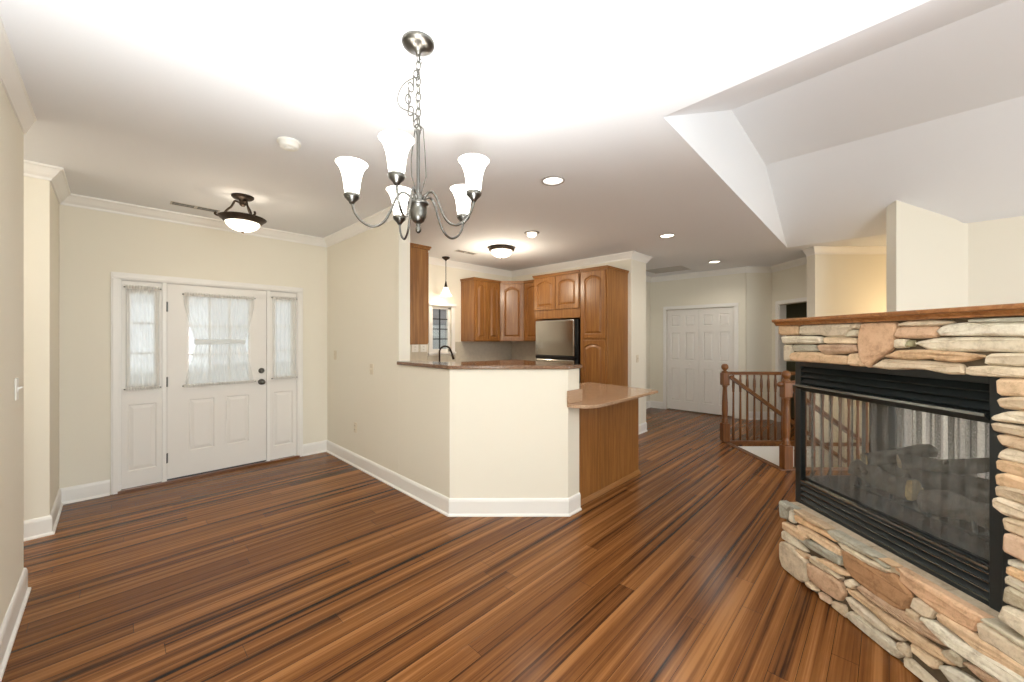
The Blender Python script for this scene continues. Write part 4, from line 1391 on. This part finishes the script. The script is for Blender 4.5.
sk.add([(3.35, 4.72, 0.912), (4.05, 4.72, 0.912), (4.05, 5.05, 0.912), (3.35, 5.05, 0.912), (3.38, 4.75, 0.880), (4.02, 4.75, 0.880), (4.02, 5.02, 0.880), (3.38, 5.02, 0.880)],
       [(0, 1, 5, 4), (1, 2, 6, 5), (2, 3, 7, 6), (3, 0, 4, 7), (4, 5, 6, 7)])
tag(sk.build('sink_basin', M['steel']), 'steel sink set into the worktop below the kitchen window', 'sink')
bs = MB()
bs.box(2.061, KX0 - 0.08, YF - 0.008, YF, 0.917, 1.39).box(KX0 - 0.07, KX1 + 0.07, YF - 0.008, YF, 0.917, KZ0 - 0.055).box(KX1 + 0.08, 5.355, YF - 0.008, YF, 0.917, 1.40)
bs.box(5.352, 5.36, 4.13, YF - 0.01, 0.917, 1.40).box(2.06, 2.068, 3.6, YF - 0.01, 0.917, 1.39)
struct('trim_11', bs, M['tile'])
# faucet
t = thing('faucet', (3.60, 5.10, 0.915), 'tall dark gooseneck kitchen faucet below the small window', 'faucet')
MB().lathe([(0.03, 0.916), (0.03, 0.925), (0.022, 0.94), (0.018, 0.99), (0, 0.99)], 3.60, 5.10, 16).build('base', M['bronze'], t)
pts = [(3.60, 5.10, 0.97), (3.60, 5.10, 1.24)]
for i in range(1, 11):
    a = math.pi * i / 12
    pts.append((3.60 + 0.05 * (1 - math.cos(a)), 5.10 - 0.085 * (1 - math.cos(a)), 1.24 + 0.095 * math.sin(a)))
pts.append((3.712, 4.905, 1.18))
MB().tube(pts, 0.014, 10).build('spout', M['bronze'], t)
MB().tube([(3.708, 4.912, 1.20), (3.72, 4.892, 1.13)], [0.017, 0.02], 12).build('spray_head', M['bronze'], t)
MB().tube([(3.62, 5.10, 0.98), (3.66, 5.09, 1.0), (3.71, 5.08, 0.995)], 0.008, 8).build('lever', M['bronze'], t)

# bar top on the half wall
bar = [(1.912, 3.418), (1.912, 2.592), (2.612, 1.880), (2.80, 1.880), (2.80, 2.02), (2.88, 2.40), (2.98, 2.86), (2.55, 2.86), (2.16, 3.0), (2.16, 3.418)]
b = MB().prism(bar, 1.2065, 1.238).build('bar_top', M['bargranite'], bevel=0.006)
tag(b, 'brown stone bar top on the cream half wall', 'bar top')

# peninsula
t = thing('peninsula_cabinet', (3.35, 2.28, 0), 'oak panelled peninsula cabinet beside the end of the half wall', 'cabinet')
MB().box(2.80, 3.957, 1.95, 2.62, 0.0, 0.893).build('carcass', M['oak'], t, bevel=0.003)
pn = MB()
for x0, x1 in ((2.802, 3.18), (3.184, 3.57), (3.574, 3.955)):
    pn.box(x0, x1, 1.940, 1.949, 0.02, 0.892)
pn.build('back_panel', M['oak'], t, bevel=0.002)
MB().sweep([(3.975, 2.60), (3.957, 2.60), (3.957, 1.940), (2.802, 1.940)][1:], [(0, 0), (0.018, 0), (0.016, 0.014), (0.006, 0.04), (0, 0.045)][::1]).build('base_moulding', M['oakx'], t)
ct = []
for i in range(9):
    a = math.pi + (math.pi / 2) * i / 8
    ct.append((2.79 + 0.19 * math.cos(a), 1.885 + 0.19 * math.sin(a) if True else 0))
ct = [(2.600, 1.898)] + ct + [(3.20, 1.70), (3.925, 1.712), (3.955, 1.745), (4.10, 2.66), (2.803, 2.66), (2.803, 1.898)]
pc = thing('peninsula_worktop', (3.35, 2.2, 0.8945), 'tan speckled worktop with a rounded corner on the oak peninsula', 'worktop')
MB().prism(ct, 0.8945, 0.922).build('slab', M['granite'], pc, bevel=0.008)
MB().box(2.600, 2.803, 1.884, 1.899, 0.9225, 1.03).build('splash_strip', M['granite'], pc, bevel=0.003)

# ================================================================ STAIRS AND RAILINGS
st = MB(DG)
for i in range(11):
    r0 = 3.04 + 0.26 * i
    z = -0.19 * (i + 1)
    st.box(r0, r0 + 0.29, 4.362, 5.428, z - 0.19, z)
s_ = thing('staircase', W(4.4, 4.9, -2.3), 'carpeted stairs going down behind the railing', 'stairs')
st.build('steps', M['carpet'], s_)
ns = MB(DG)
ns.box(2.965, 3.035, 4.28, 5.48, -0.03, 0.010)
ns.box(3.0355, 4.25, 4.285, 4.365, -0.03, 0.010).box(3.0355, 4.25, 5.425, 5.50, -0.03, 0.010)
struct('trim_12', ns, M['railx'], bevel=0.004)


def newel(name, R_, D_, parent, h=1.09):
    mb = MB(DG)
    q = 0.047
    mb.bbox(R_ - q, R_ + q, D_ - q, D_ + q, 0.013, 0.27, 0.005)
    mb.lathe([(0.040, 0.27), (0.043, 0.285), (0.034, 0.30), (0.042, 0.315), (0.030, 0.335), (0.034, 0.37), (0.039, 0.45), (0.037, 0.56), (0.030, 0.70), (0.026, 0.77), (0.036, 0.785), (0.036, 0.797), (0.028, 0.80)], R_, D_, 20)
    mb.bbox(R_ - q, R_ + q, D_ - q, D_ + q, 0.80, 0.975, 0.012)
    mb.lathe([(0.040, 0.975), (0.046, 0.985), (0.034, 0.997), (0.020, 1.003), (0.022, 1.012), (0.040, 1.03), (0.047, 1.055), (0.042, 1.08), (0.026, 1.098), (0, 1.103)], R_, D_, 20)
    return mb.build(name, M['rail'], parent)


BAL = [(0.017, 0.028), (0.017, 0.20), (0.020, 0.21), (0.014, 0.225), (0.0165, 0.25), (0.013, 0.55), (0.011, 0.70), (0.016, 0.715), (0.014, 0.73), (0.019, 0.79), (0.017, 0.86), (0.012, 0.90), (0.013, 0.945)]


def rail_prof(w, h):
    return [(-w, 0), (w, 0), (w * 0.9, h * 0.3), (w * 1.1, h * 0.55), (w * 0.8, h * 0.9), (w * 0.3, h), (-w * 0.3, h), (-w * 0.8, h * 0.9), (-w * 1.1, h * 0.55), (-w * 0.9, h * 0.3)]


def straight_rail(name, p, q, w, h, parent, mat='railx'):
    p, q = Vector(p), Vector(q)
    ax = (q - p).normalized()
    sd = Vector((ax.y, -ax.x, 0)).normalized()
    up = sd.cross(ax).normalized()
    if up.z < 0:
        up = -up
    pr = rail_prof(w, h)
    vs = [e + sd * a + up * b for e in (p, q) for a, b in pr]
    n = len(pr)
    mb = MB(DG).add(vs, [(i, (i + 1) % n, n + (i + 1) % n, n + i) for i in range(n)] + [tuple(range(n)), tuple(range(2 * n - 1, n - 1, -1))])
    return mb.build(name, M[mat], parent)


def guard(label, d, first, ra, rb, n, slope_d):
    t = thing('stair_railing', W(ra, d, 0), label, 'railing', 'oak railings round the stairwell', DG)
    newel('newel_post', ra, d, t)
    straight_rail('top_rail', (ra + 0.04, d, 0.945), (rb, d, 0.945), 0.026, 0.045, t)
    straight_rail('bottom_rail', (ra + 0.04, d, 0.010), (rb, d, 0.010), 0.026, 0.012, t)
    for i in range(n):
        r_ = first + i * 0.0985
        if r_ < rb - 0.02:
            MB(DG).lathe(BAL, r_, d, 10).build('baluster', M['rail'], t)
    e = 1.6
    straight_rail('sloping_handrail', (ra + 0.03, slope_d, 0.905), (ra + 0.03 + e, slope_d, 0.905 - e * 0.735), 0.024, 0.05, t)
    return t


guard('stained oak railing with turned newel along the far side of the stairwell', 5.46, 3.115, 2.995, 4.245, 12, 5.40)
g2 = guard('stained oak railing with turned newel on the near side of the stairwell, beside the fireplace', 4.325, 3.165, 3.055, 4.25, 11, 4.39)
mb = MB(DG)
mb.tube([(3.045, 4.325, 0.952), (2.985, 4.325, 0.950), (2.965, 4.325, 0.935)], [0.030, 0.030, 0.022], 10)
mb.build('rail_end', M['railx'], g2)

# ================================================================ CEILING FIXTURES
# chandelier
CX, CY = 0.915, 1.452
t = thing('chandelier', (CX, CY, CZ), 'five-light brushed nickel chandelier with white bell glass shades', 'chandelier')
CH = MB
CH().lathe([(0.066, CZ), (0.070, CZ - 0.006), (0.066, CZ - 0.016), (0.045, CZ - 0.026), (0.020, CZ - 0.034), (0.012, CZ - 0.045), (0.008, CZ - 0.055), (0, CZ - 0.055)], CX, CY, 32).build('canopy', M['nickel'], t)


def link(mb, c, ang, tilt=0.0, a=0.011, b=0.021, r=0.0028):
    pts = []
    for k in range(14):
        q = 2 * math.pi * k / 14
        u, v = a * math.cos(q), b * math.sin(q)
        u2, v2 = u * math.cos(tilt) - v * math.sin(tilt), u * math.sin(tilt) + v * math.cos(tilt)
        pts.append((c[0] + u2 * math.cos(ang), c[1] + u2 * math.sin(ang), c[2] + v2))
    mb.tube(pts, r, 6, True)


ch = CH()
z = CZ - 0.068
i = 0
while z > 2.375:
    link(ch, (CX, CY, z), (i % 2) * math.pi / 2 + 0.5)
    z -= 0.0335
    i += 1
# the spare length of chain looped back beside it
sp = []
for k in range(9):
    u = k / 8
    sp.append((CX - 0.036 * math.sin(math.pi * u) * RT.x - 0.008, CY - 0.036 * math.sin(math.pi * u) * RT.y, 2.59 - 0.205 * u))
for k, p in enumerate(sp):
    link(ch, p, (k % 2) * math.pi / 2 - 0.6, 0.25 * math.cos(math.pi * k / 8))
ch.build('chain', M['nickel'], t)
pts = []
for k in range(25):
    u = k / 24
    a = math.pi * (u * 1.15)
    pts.append((CX - RT.x * (0.085 * math.sin(a) if a < math.pi else 0.0) - 0.004, CY - RT.y * (0.085 * math.sin(a) if a < math.pi else 0.0), 2.585 - 0.205 * u + 0.012 * math.sin(9 * u)))
w_ = CH().tube([(CX, CY, CZ - 0.05), (CX + 0.01, CY - 0.012, 2.65)] + pts + [(CX + 0.012, CY - 0.02, 2.36), (CX + RT.x * 0.03, CY + RT.y * 0.03, 2.25), (CX + RT.x * 0.034, CY + RT.y * 0.034, 2.16), (CX + 0.008, CY, 2.07)], 0.0024, 6)
w_.tube([(CX - 0.01, CY + 0.01, 2.36), (CX - RT.x * 0.03, CY - RT.y * 0.03, 2.24), (CX - RT.x * 0.028, CY - RT.y * 0.028, 2.16), (CX, CY, 2.07)], 0.0024, 6)
w_.build('supply_wire', M['nickel'], t)
CH().lathe([(0, 2.358), (0.008, 2.358), (0.012, 2.35), (0.007, 2.335), (0.007, 2.10), (0.011, 2.09), (0.011, 2.05), (0, 2.05)], CX, CY, 14).tube(
    [(CX + 0.014 * math.cos(q), CY + 0.014 * math.sin(q) * 0.3, 2.368 + 0.014 * math.sin(q)) for q in [2 * math.pi * k / 14 for k in range(14)]], 0.003, 6, True).build('stem', M['nickel'], t)
CH().lathe([(0, 2.075), (0.022, 2.075), (0.026, 2.06), (0.020, 2.053), (0.044, 2.047), (0.047, 2.040), (0.044, 2.034), (0.036, 2.030), (0.036, 2.005), (0.034, 1.985), (0.024, 1.966), (0.012, 1.956), (0, 1.955)], CX, CY, 28).build('hub', M['nickel'], t)
CH().lathe([(0.006, 1.957), (0.010, 1.950), (0.007, 1.944), (0.013, 1.934), (0.012, 1.924), (0.005, 1.915), (0, 1.914)], CX, CY, 16).build('finial', M['nickel'], t)


def bez(P, n=7):
    """smooth curve through points"""
    out = []
    Q = [P[0]] + P + [P[-1]]
    for i in range(1, len(Q) - 2):
        a, b, c, d = [Vector(x) for x in Q[i - 1:i + 3]]
        for k in range(n):
            u = k / n
            out.append(0.5 * ((2 * b) + (c - a) * u + (2 * a - 5 * b + 4 * c - d) * u * u + (3 * b - a - 3 * c + d) * u ** 3))
    out.append(Vector(P[-1]))
    return out


def bell(cx, cy, z, k=1.0):
    prof = [(0.026, 0.0), (0.030, 0.010), (0.033, 0.030), (0.036, 0.058), (0.041, 0.085), (0.050, 0.112), (0.060, 0.130), (0.068, 0.138)]
    inner = [(r - 0.003, h_ + 0.001) for r, h_ in prof][::-1]
    mb = MB()
    n0 = [(r * k, z + h_ * k) for r, h_ in prof] + [(r * k, z + h_ * k) for r, h_ in inner]
    vs, fs, seg = [], [], 28
    for r, zz in n0:
        for q in range(seg):
            an = 2 * math.pi * q / seg
            vs.append((cx + r * math.cos(an), cy + r * math.sin(an), zz))
    for i in range(len(n0) - 1):
        for q in range(seg):
            a, b = i * seg + q, i * seg + (q + 1) % seg
            fs.append((a, b, b + seg, a + seg))
    return mb.add(vs, fs, True)


for k in range(5):
    an = math.radians(195 + 72 * k) + YAW - math.pi / 2
    ux, uy = math.cos(an), math.sin(an)
    prof = [(0.022, 2.045), (0.040, 2.075), (0.068, 2.083), (0.092, 2.055), (0.112, 2.005), (0.142, 1.952), (0.185, 1.930), (0.228, 1.948), (0.256, 1.985), (0.266, 2.025)]
    arm = MB().tube(bez([(CX + r * ux, CY + r * uy, z) for r, z in prof], 5), 0.0052, 8).build('arm', M['nickel'], t)
    ax, ay = CX + 0.266 * ux, CY + 0.266 * uy
    MB().lathe([(0.008, 2.016), (0.014, 2.026), (0.028, 2.040), (0.032, 2.050), (0.030, 2.056), (0.010, 2.058), (0, 2.058)], ax, ay, 20).build('socket_cup', M['nickel'], arm)
    bell(ax, ay, 2.054, 0.93).build('glass_shade', M['shade'], arm)
    lamp('chandelier_bulb', 'POINT', (ax, ay, 2.135), 2.4, (1.0, 0.96, 0.9), 0.02)

# entry semi-flush light
SX, SY = 0.812, 4.16
t = thing('entry_light', (SX, SY, CZ), 'dark bronze bowl light hanging on three scrolled arms near the front door', 'ceiling light')
MB().lathe([(0.085, CZ), (0.085, CZ - 0.012), (0.070, CZ - 0.026), (0.030, CZ - 0.036), (0.026, CZ - 0.075), (0.014, CZ - 0.09), (0, CZ - 0.092)], SX, SY, 28).build('canopy', M['bronze'], t)
zb = 2.528
MB().lathe([(0.128, zb - 0.034), (0.140, zb - 0.032), (0.160, zb - 0.010), (0.174, zb), (0.184, zb + 0.010), (0.174, zb + 0.016), (0.154, zb + 0.010), (0.128, zb - 0.012), (0.128, zb - 0.034)], SX, SY, 40).build('rim', M['bronze'], t)
bp = [(0.132 * math.cos(a), zb - 0.026 - 0.082 * math.sin(a)) for a in [math.pi / 2 * i / 10 for i in range(11)]]
bp[-1] = (0, bp[-1][1])
MB().lathe(bp, SX, SY, 40).build('glass_bowl', M['bowl'], t)
MB().lathe([(0, zb - 0.127), (0.008, zb - 0.125), (0.014, zb - 0.116), (0.008, zb - 0.108), (0, zb - 0.106)], SX, SY, 14).build('finial', M['bronze'], t)
for k in range(3):
    an = math.radians(-75 + 120 * k)
    ux, uy = math.cos(an), math.sin(an)
    pr = [(0.024, CZ - 0.060), (0.055, CZ - 0.050), (0.068, CZ - 0.072), (0.085, CZ - 0.108), (0.105, CZ - 0.128), (0.128, CZ - 0.160), (0.145, zb + 0.012), (0.180, zb + 0.010), (0.200, zb + 0.022), (0.192, zb + 0.038)]
    MB().tube(bez([(SX + r * ux, SY + r * uy, z) for r, z in pr], 4), 0.009, 8).build('scroll_arm', M['bronze'], t)
lamp('entry_bulb', 'POINT', (SX, SY, zb + 0.03), 0.35, (1.0, 0.85, 0.66), 0.04)
lamp('entry_glow', 'POINT', (SX, SY, zb - 0.17), 2.4, (1.0, 0.85, 0.66), 0.08)

# kitchen flush light
KX, KY = 3.80, 3.90
t = thing('flush_ceiling_light', (KX, KY, CZ), 'round flush ceiling light with a bronze band in the kitchen', 'ceiling light')
MB().lathe([(0.165, CZ), (0.180, CZ - 0.008), (0.182, CZ - 0.040), (0.168, CZ - 0.052), (0.150, CZ - 0.050), (0, CZ - 0.048)], KX, KY, 36).build('band', M['bronze'], t)
bp = [(0.150 * math.cos(a), CZ - 0.048 - 0.095 * math.sin(a)) for a in [math.pi / 2 * i / 10 for i in range(11)]]
bp[-1] = (0, bp[-1][1])
MB().lathe(bp, KX, KY, 36).build('glass_bowl', M['bowl'], t)
MB().lathe([(0, CZ - 0.162), (0.008, CZ - 0.158), (0.011, CZ - 0.150), (0.006, CZ - 0.142), (0, CZ - 0.14)], KX, KY, 12).build('finial', M['bronze'], t)
lamp('kitchen_glow', 'POINT', (KX, KY, CZ - 0.42), 13, (1.0, 0.88, 0.7), 0.1)

# pendant over the sink
PX, PY = 3.65, 5.0
t = thing('pendant_light', (PX, PY, CZ), 'small bronze pendant with a white glass shade above the kitchen sink', 'pendant light')
MB().lathe([(0.062, CZ), (0.062, CZ - 0.012), (0.045, CZ - 0.028), (0.014, CZ - 0.048), (0.008, CZ - 0.06), (0, CZ - 0.06)], PX, PY, 24).build('canopy', M['bronze'], t)
MB().tube([(PX, PY, CZ - 0.05), (PX, PY, 2.33)], 0.006, 8).build('rod', M['bronze'], t)
MB().lathe([(0.007, 2.36), (0.014, 2.33), (0.022, 2.28), (0.030, 2.258), (0, 2.256)], PX, PY, 18).build('socket_cap', M['bronze'], t)
MB().lathe([(0.028, 2.262), (0.038, 2.245), (0.050, 2.21), (0.068, 2.165), (0.098, 2.125), (0.094, 2.125), (0.065, 2.162), (0.046, 2.21), (0.034, 2.243), (0.022, 2.262)], PX, PY, 28).build('glass_shade', M['bowl'], t)
lamp('pendant_bulb', 'POINT', (PX, PY, 2.10), 1.4, (1.0, 0.85, 0.62), 0.03)

# recessed cans
RG = 'recessed ceiling lights'
proto = None
for i, (x, y, lab, lit) in enumerate(((2.475, 1.945, 'recessed ceiling light with a pale frosted lens in a dark ring, closest to the chandelier', False),
                                      (4.79, 1.975, 'lit recessed ceiling light over the floor between the peninsula and the stairs', True),
                                      (6.98, 2.085, 'lit recessed ceiling light in front of the closet doors', True))):
    if proto is None:
        t = thing('recessed_light', (0, 0, CZ), lab, 'recessed light', RG)
        MB().lathe([(0.092, CZ - 0.0005), (0.094, CZ - 0.004), (0.091, CZ - 0.008), (0.082, CZ - 0.008), (0.079, CZ - 0.003), (0.079, CZ - 0.0005)], 0, 0, 32).build('trim_ring', M['ring'], t)
        MB().lathe([(0.080, CZ - 0.001), (0.066, CZ - 0.006), (0, CZ - 0.008)], 0, 0, 32).build('lens', M['lens'], t)
        proto = t
    else:
        t = copy_tree(proto)
        t['label'] = lab
    t.location = (x, y, CZ)
    if lit:
        for c in t.children:
            if c.name.startswith('lens'):
                c.data = c.data.copy()
                c.data.materials[0] = M['bulb']
        lamp('recessed_beam', 'SPOT', (x, y, CZ - 0.03), 14, (1.0, 0.94, 0.85), 0.16, (0, 0, 0), None, 165)
t = thing('eyeball_light', (3.52, 3.09, CZ), 'recessed eyeball light with its round bulb showing, in the kitchen ceiling', 'recessed light', RG)
MB().lathe([(0.090, CZ - 0.0005), (0.092, CZ - 0.006), (0.086, CZ - 0.010), (0.060, CZ - 0.012), (0.055, CZ - 0.003), (0.055, CZ - 0.0005)], 3.52, 3.09, 32).build('trim_ring', M['ring'], t)
MB().lathe([(0.052, CZ - 0.002), (0.055, CZ - 0.02), (0.050, CZ - 0.040), (0.030, CZ - 0.054), (0, CZ - 0.058)], 3.52, 3.09, 24).build('bulb', M['bulb'], t)
lamp('eyeball_beam', 'SPOT', (3.52, 3.09, CZ - 0.075), 10, (1.0, 0.94, 0.85), 0.14, (0, 0, 0), None, 130)

# smoke detector
t = thing('smoke_detector', (0.795, 2.787, CZ), 'round white smoke detector on the ceiling', 'smoke detector')
MB().lathe([(0.068, CZ), (0.070, CZ - 0.010), (0.066, CZ - 0.014), (0.058, CZ - 0.016), (0.056, CZ - 0.034), (0.046, CZ - 0.042), (0, CZ - 0.044)], 0.795, 2.787, 32).build('housing', M['plastic'], t)
MB().lathe([(0.030, CZ - 0.0435), (0.028, CZ - 0.048), (0, CZ - 0.049)], 0.795, 2.787, 24).build('test_button', M['plastic'], t)


def register(name, label, x0, x1, y0, y1, n, along):
    t = thing(name, ((x0 + x1) / 2, (y0 + y1) / 2, CZ), label, 'vent', 'ceiling vents')
    f = MB()
    b_ = 0.012
    f.box(x0, x1, y0, y0 + b_, CZ - 0.0035, CZ).box(x0, x1, y1 - b_, y1, CZ - 0.0035, CZ).box(x0, x0 + b_, y0, y1, CZ - 0.0035, CZ).box(x1 - b_, x1, y0, y1, CZ - 0.0035, CZ)
    if along == 'x':
        f.box((x0 + x1) / 2 - 0.012, (x0 + x1) / 2 + 0.012, y0, y1, CZ - 0.0035, CZ)
    f.build('vent_frame', M['vent'], t)
    MB().box(x0 + b_, x1 - b_, y0 + b_, y1 - b_, CZ - 0.002, CZ - 0.0005).build('dark_opening', M['dark'], t)  # dark sheet paints the shade inside the vent
    s2 = MB()
    for i in range(n):
        if along == 'x':
            q = y0 + b_ + (y1 - y0 - 2 * b_) * (i + 0.5) / n
            s2.box(x0 + b_, x1 - b_, q - 0.0015, q + 0.0015, CZ - 0.004, CZ - 0.002)
        else:
            q = x0 + b_ + (x1 - x0 - 2 * b_) * (i + 0.5) / n
            s2.box(q - 0.005, q + 0.005, y0 + b_, y1 - b_, CZ - 0.008, CZ - 0.002)
    s2.build('louvre', M['vent'], t)


register('ceiling_register', 'slim ceiling vent close to the front door wall', 0.375, 0.745, 4.775, 4.885, 1, 'x')
register('ceiling_register', 'slim ceiling vent in the kitchen near the pendant light', 3.46, 3.83, 4.44, 4.55, 1, 'x')
register('return_grille', 'wide slatted ceiling vent before the closet doors, behind the kitchen pier', 6.95, 7.45, 2.62, 3.30, 12, 'y')


# ================================================================ PLATES
def plate(name, label, org, fr, z, kind, group, mat='almond', w=0.072, h=0.115):
    """wall plate: local x along the wall, local -y toward the room"""
    t = thing(name, (org[0], org[1], z - h / 2), label, 'switch' if kind == 'switch' else 'outlet', group, fr)
    m = fr.copy()
    m[0][3], m[1][3] = org[0], org[1]
    MB(m).bbox(-w / 2, w / 2, -0.007, -0.0005, z - h / 2, z + h / 2, 0.003).build('cover_plate', M[mat], t)
    if kind == 'switch':
        MB(m).box(-0.006, 0.006, -0.010, -0.006, z - 0.013, z + 0.013).add([(-0.004, -0.008, z - 0.004), (0.004, -0.008, z - 0.004), (0.004, -0.008, z + 0.006), (-0.004, -0.008, z + 0.006), (-0.003, -0.024, z + 0.006), (0.003, -0.024, z + 0.006), (0.003, -0.022, z + 0.012), (-0.003, -0.022, z + 0.012)],
            [(0, 1, 5, 4), (1, 2, 6, 5), (2, 3, 7, 6), (3, 0, 4, 7), (4, 5, 6, 7)]).build('toggle', M[mat], t)
    else:
        for dz in (-0.022, 0.022):
            r = MB(m).bbox(-0.016, 0.016, -0.010, -0.006, z + dz - 0.015, z + dz + 0.015, 0.003).build('socket', M[mat], t)
            MB(m).box(-0.008, -0.005, -0.0105, -0.0095, z + dz - 0.006, z + dz + 0.006).box(0.005, 0.008, -0.0105, -0.0095, z + dz - 0.006, z + dz + 0.006).build('slot', M['dark'], r)
    return t


FL = frame((0, 1, 0), (-1, 0, 0))          # left wall, faces +x
PG = 'switches and outlets'
plate('light_switch', 'white light switch on the near left wall by the hall opening', (XL, 3.30), FL, 1.195, 'switch', PG, 'plastic')
plate('light_switch', 'cream light switch on the kitchen wall close to the entry corner', (XK, 4.96), FX, 1.25, 'switch', PG)
plate('light_switch', 'cream light switch on the kitchen wall halfway to the bar top', (XK, 3.98), FX, 1.13, 'switch', PG)
plate('wall_outlet', 'cream outlet low on the kitchen wall above the baseboard', (XK, 4.38), FX, 0.44, 'outlet', PG)
plate('light_switch', 'cream light switch on the end of the kitchen pier', (5.55, 2.745), FYF, 1.15, 'switch', PG)
plate('wall_outlet', 'wide white outlet plate under the oak wall cabinet, on the left', (3.23, YF - 0.008), FYF, 1.305, 'outlet', PG, 'plastic', 0.115)
plate('wall_outlet', 'wide white outlet plate nearest the small kitchen window', (3.38, YF - 0.008), FYF, 1.305, 'outlet', PG, 'plastic', 0.115)

# lamp on the stair wall, then unseen lamps added as fill
lamp('stair_lamp', 'POINT', W(5.35, 4.85, 1.75), 7, (1.0, 0.74, 0.45), 0.08)
lamp('hall_lamp', 'POINT', (-1.6, 3.9, 2.4), 14, (1.0, 0.95, 0.88), 0.1)  # unseen lamp added as fill through the hall opening
lamp('living_room_lamp', 'POINT', (4.4, -1.9, 1.25), 9, (1.0, 0.95, 0.88), 0.12)  # unseen lamp placed to brighten the rear mesh screen
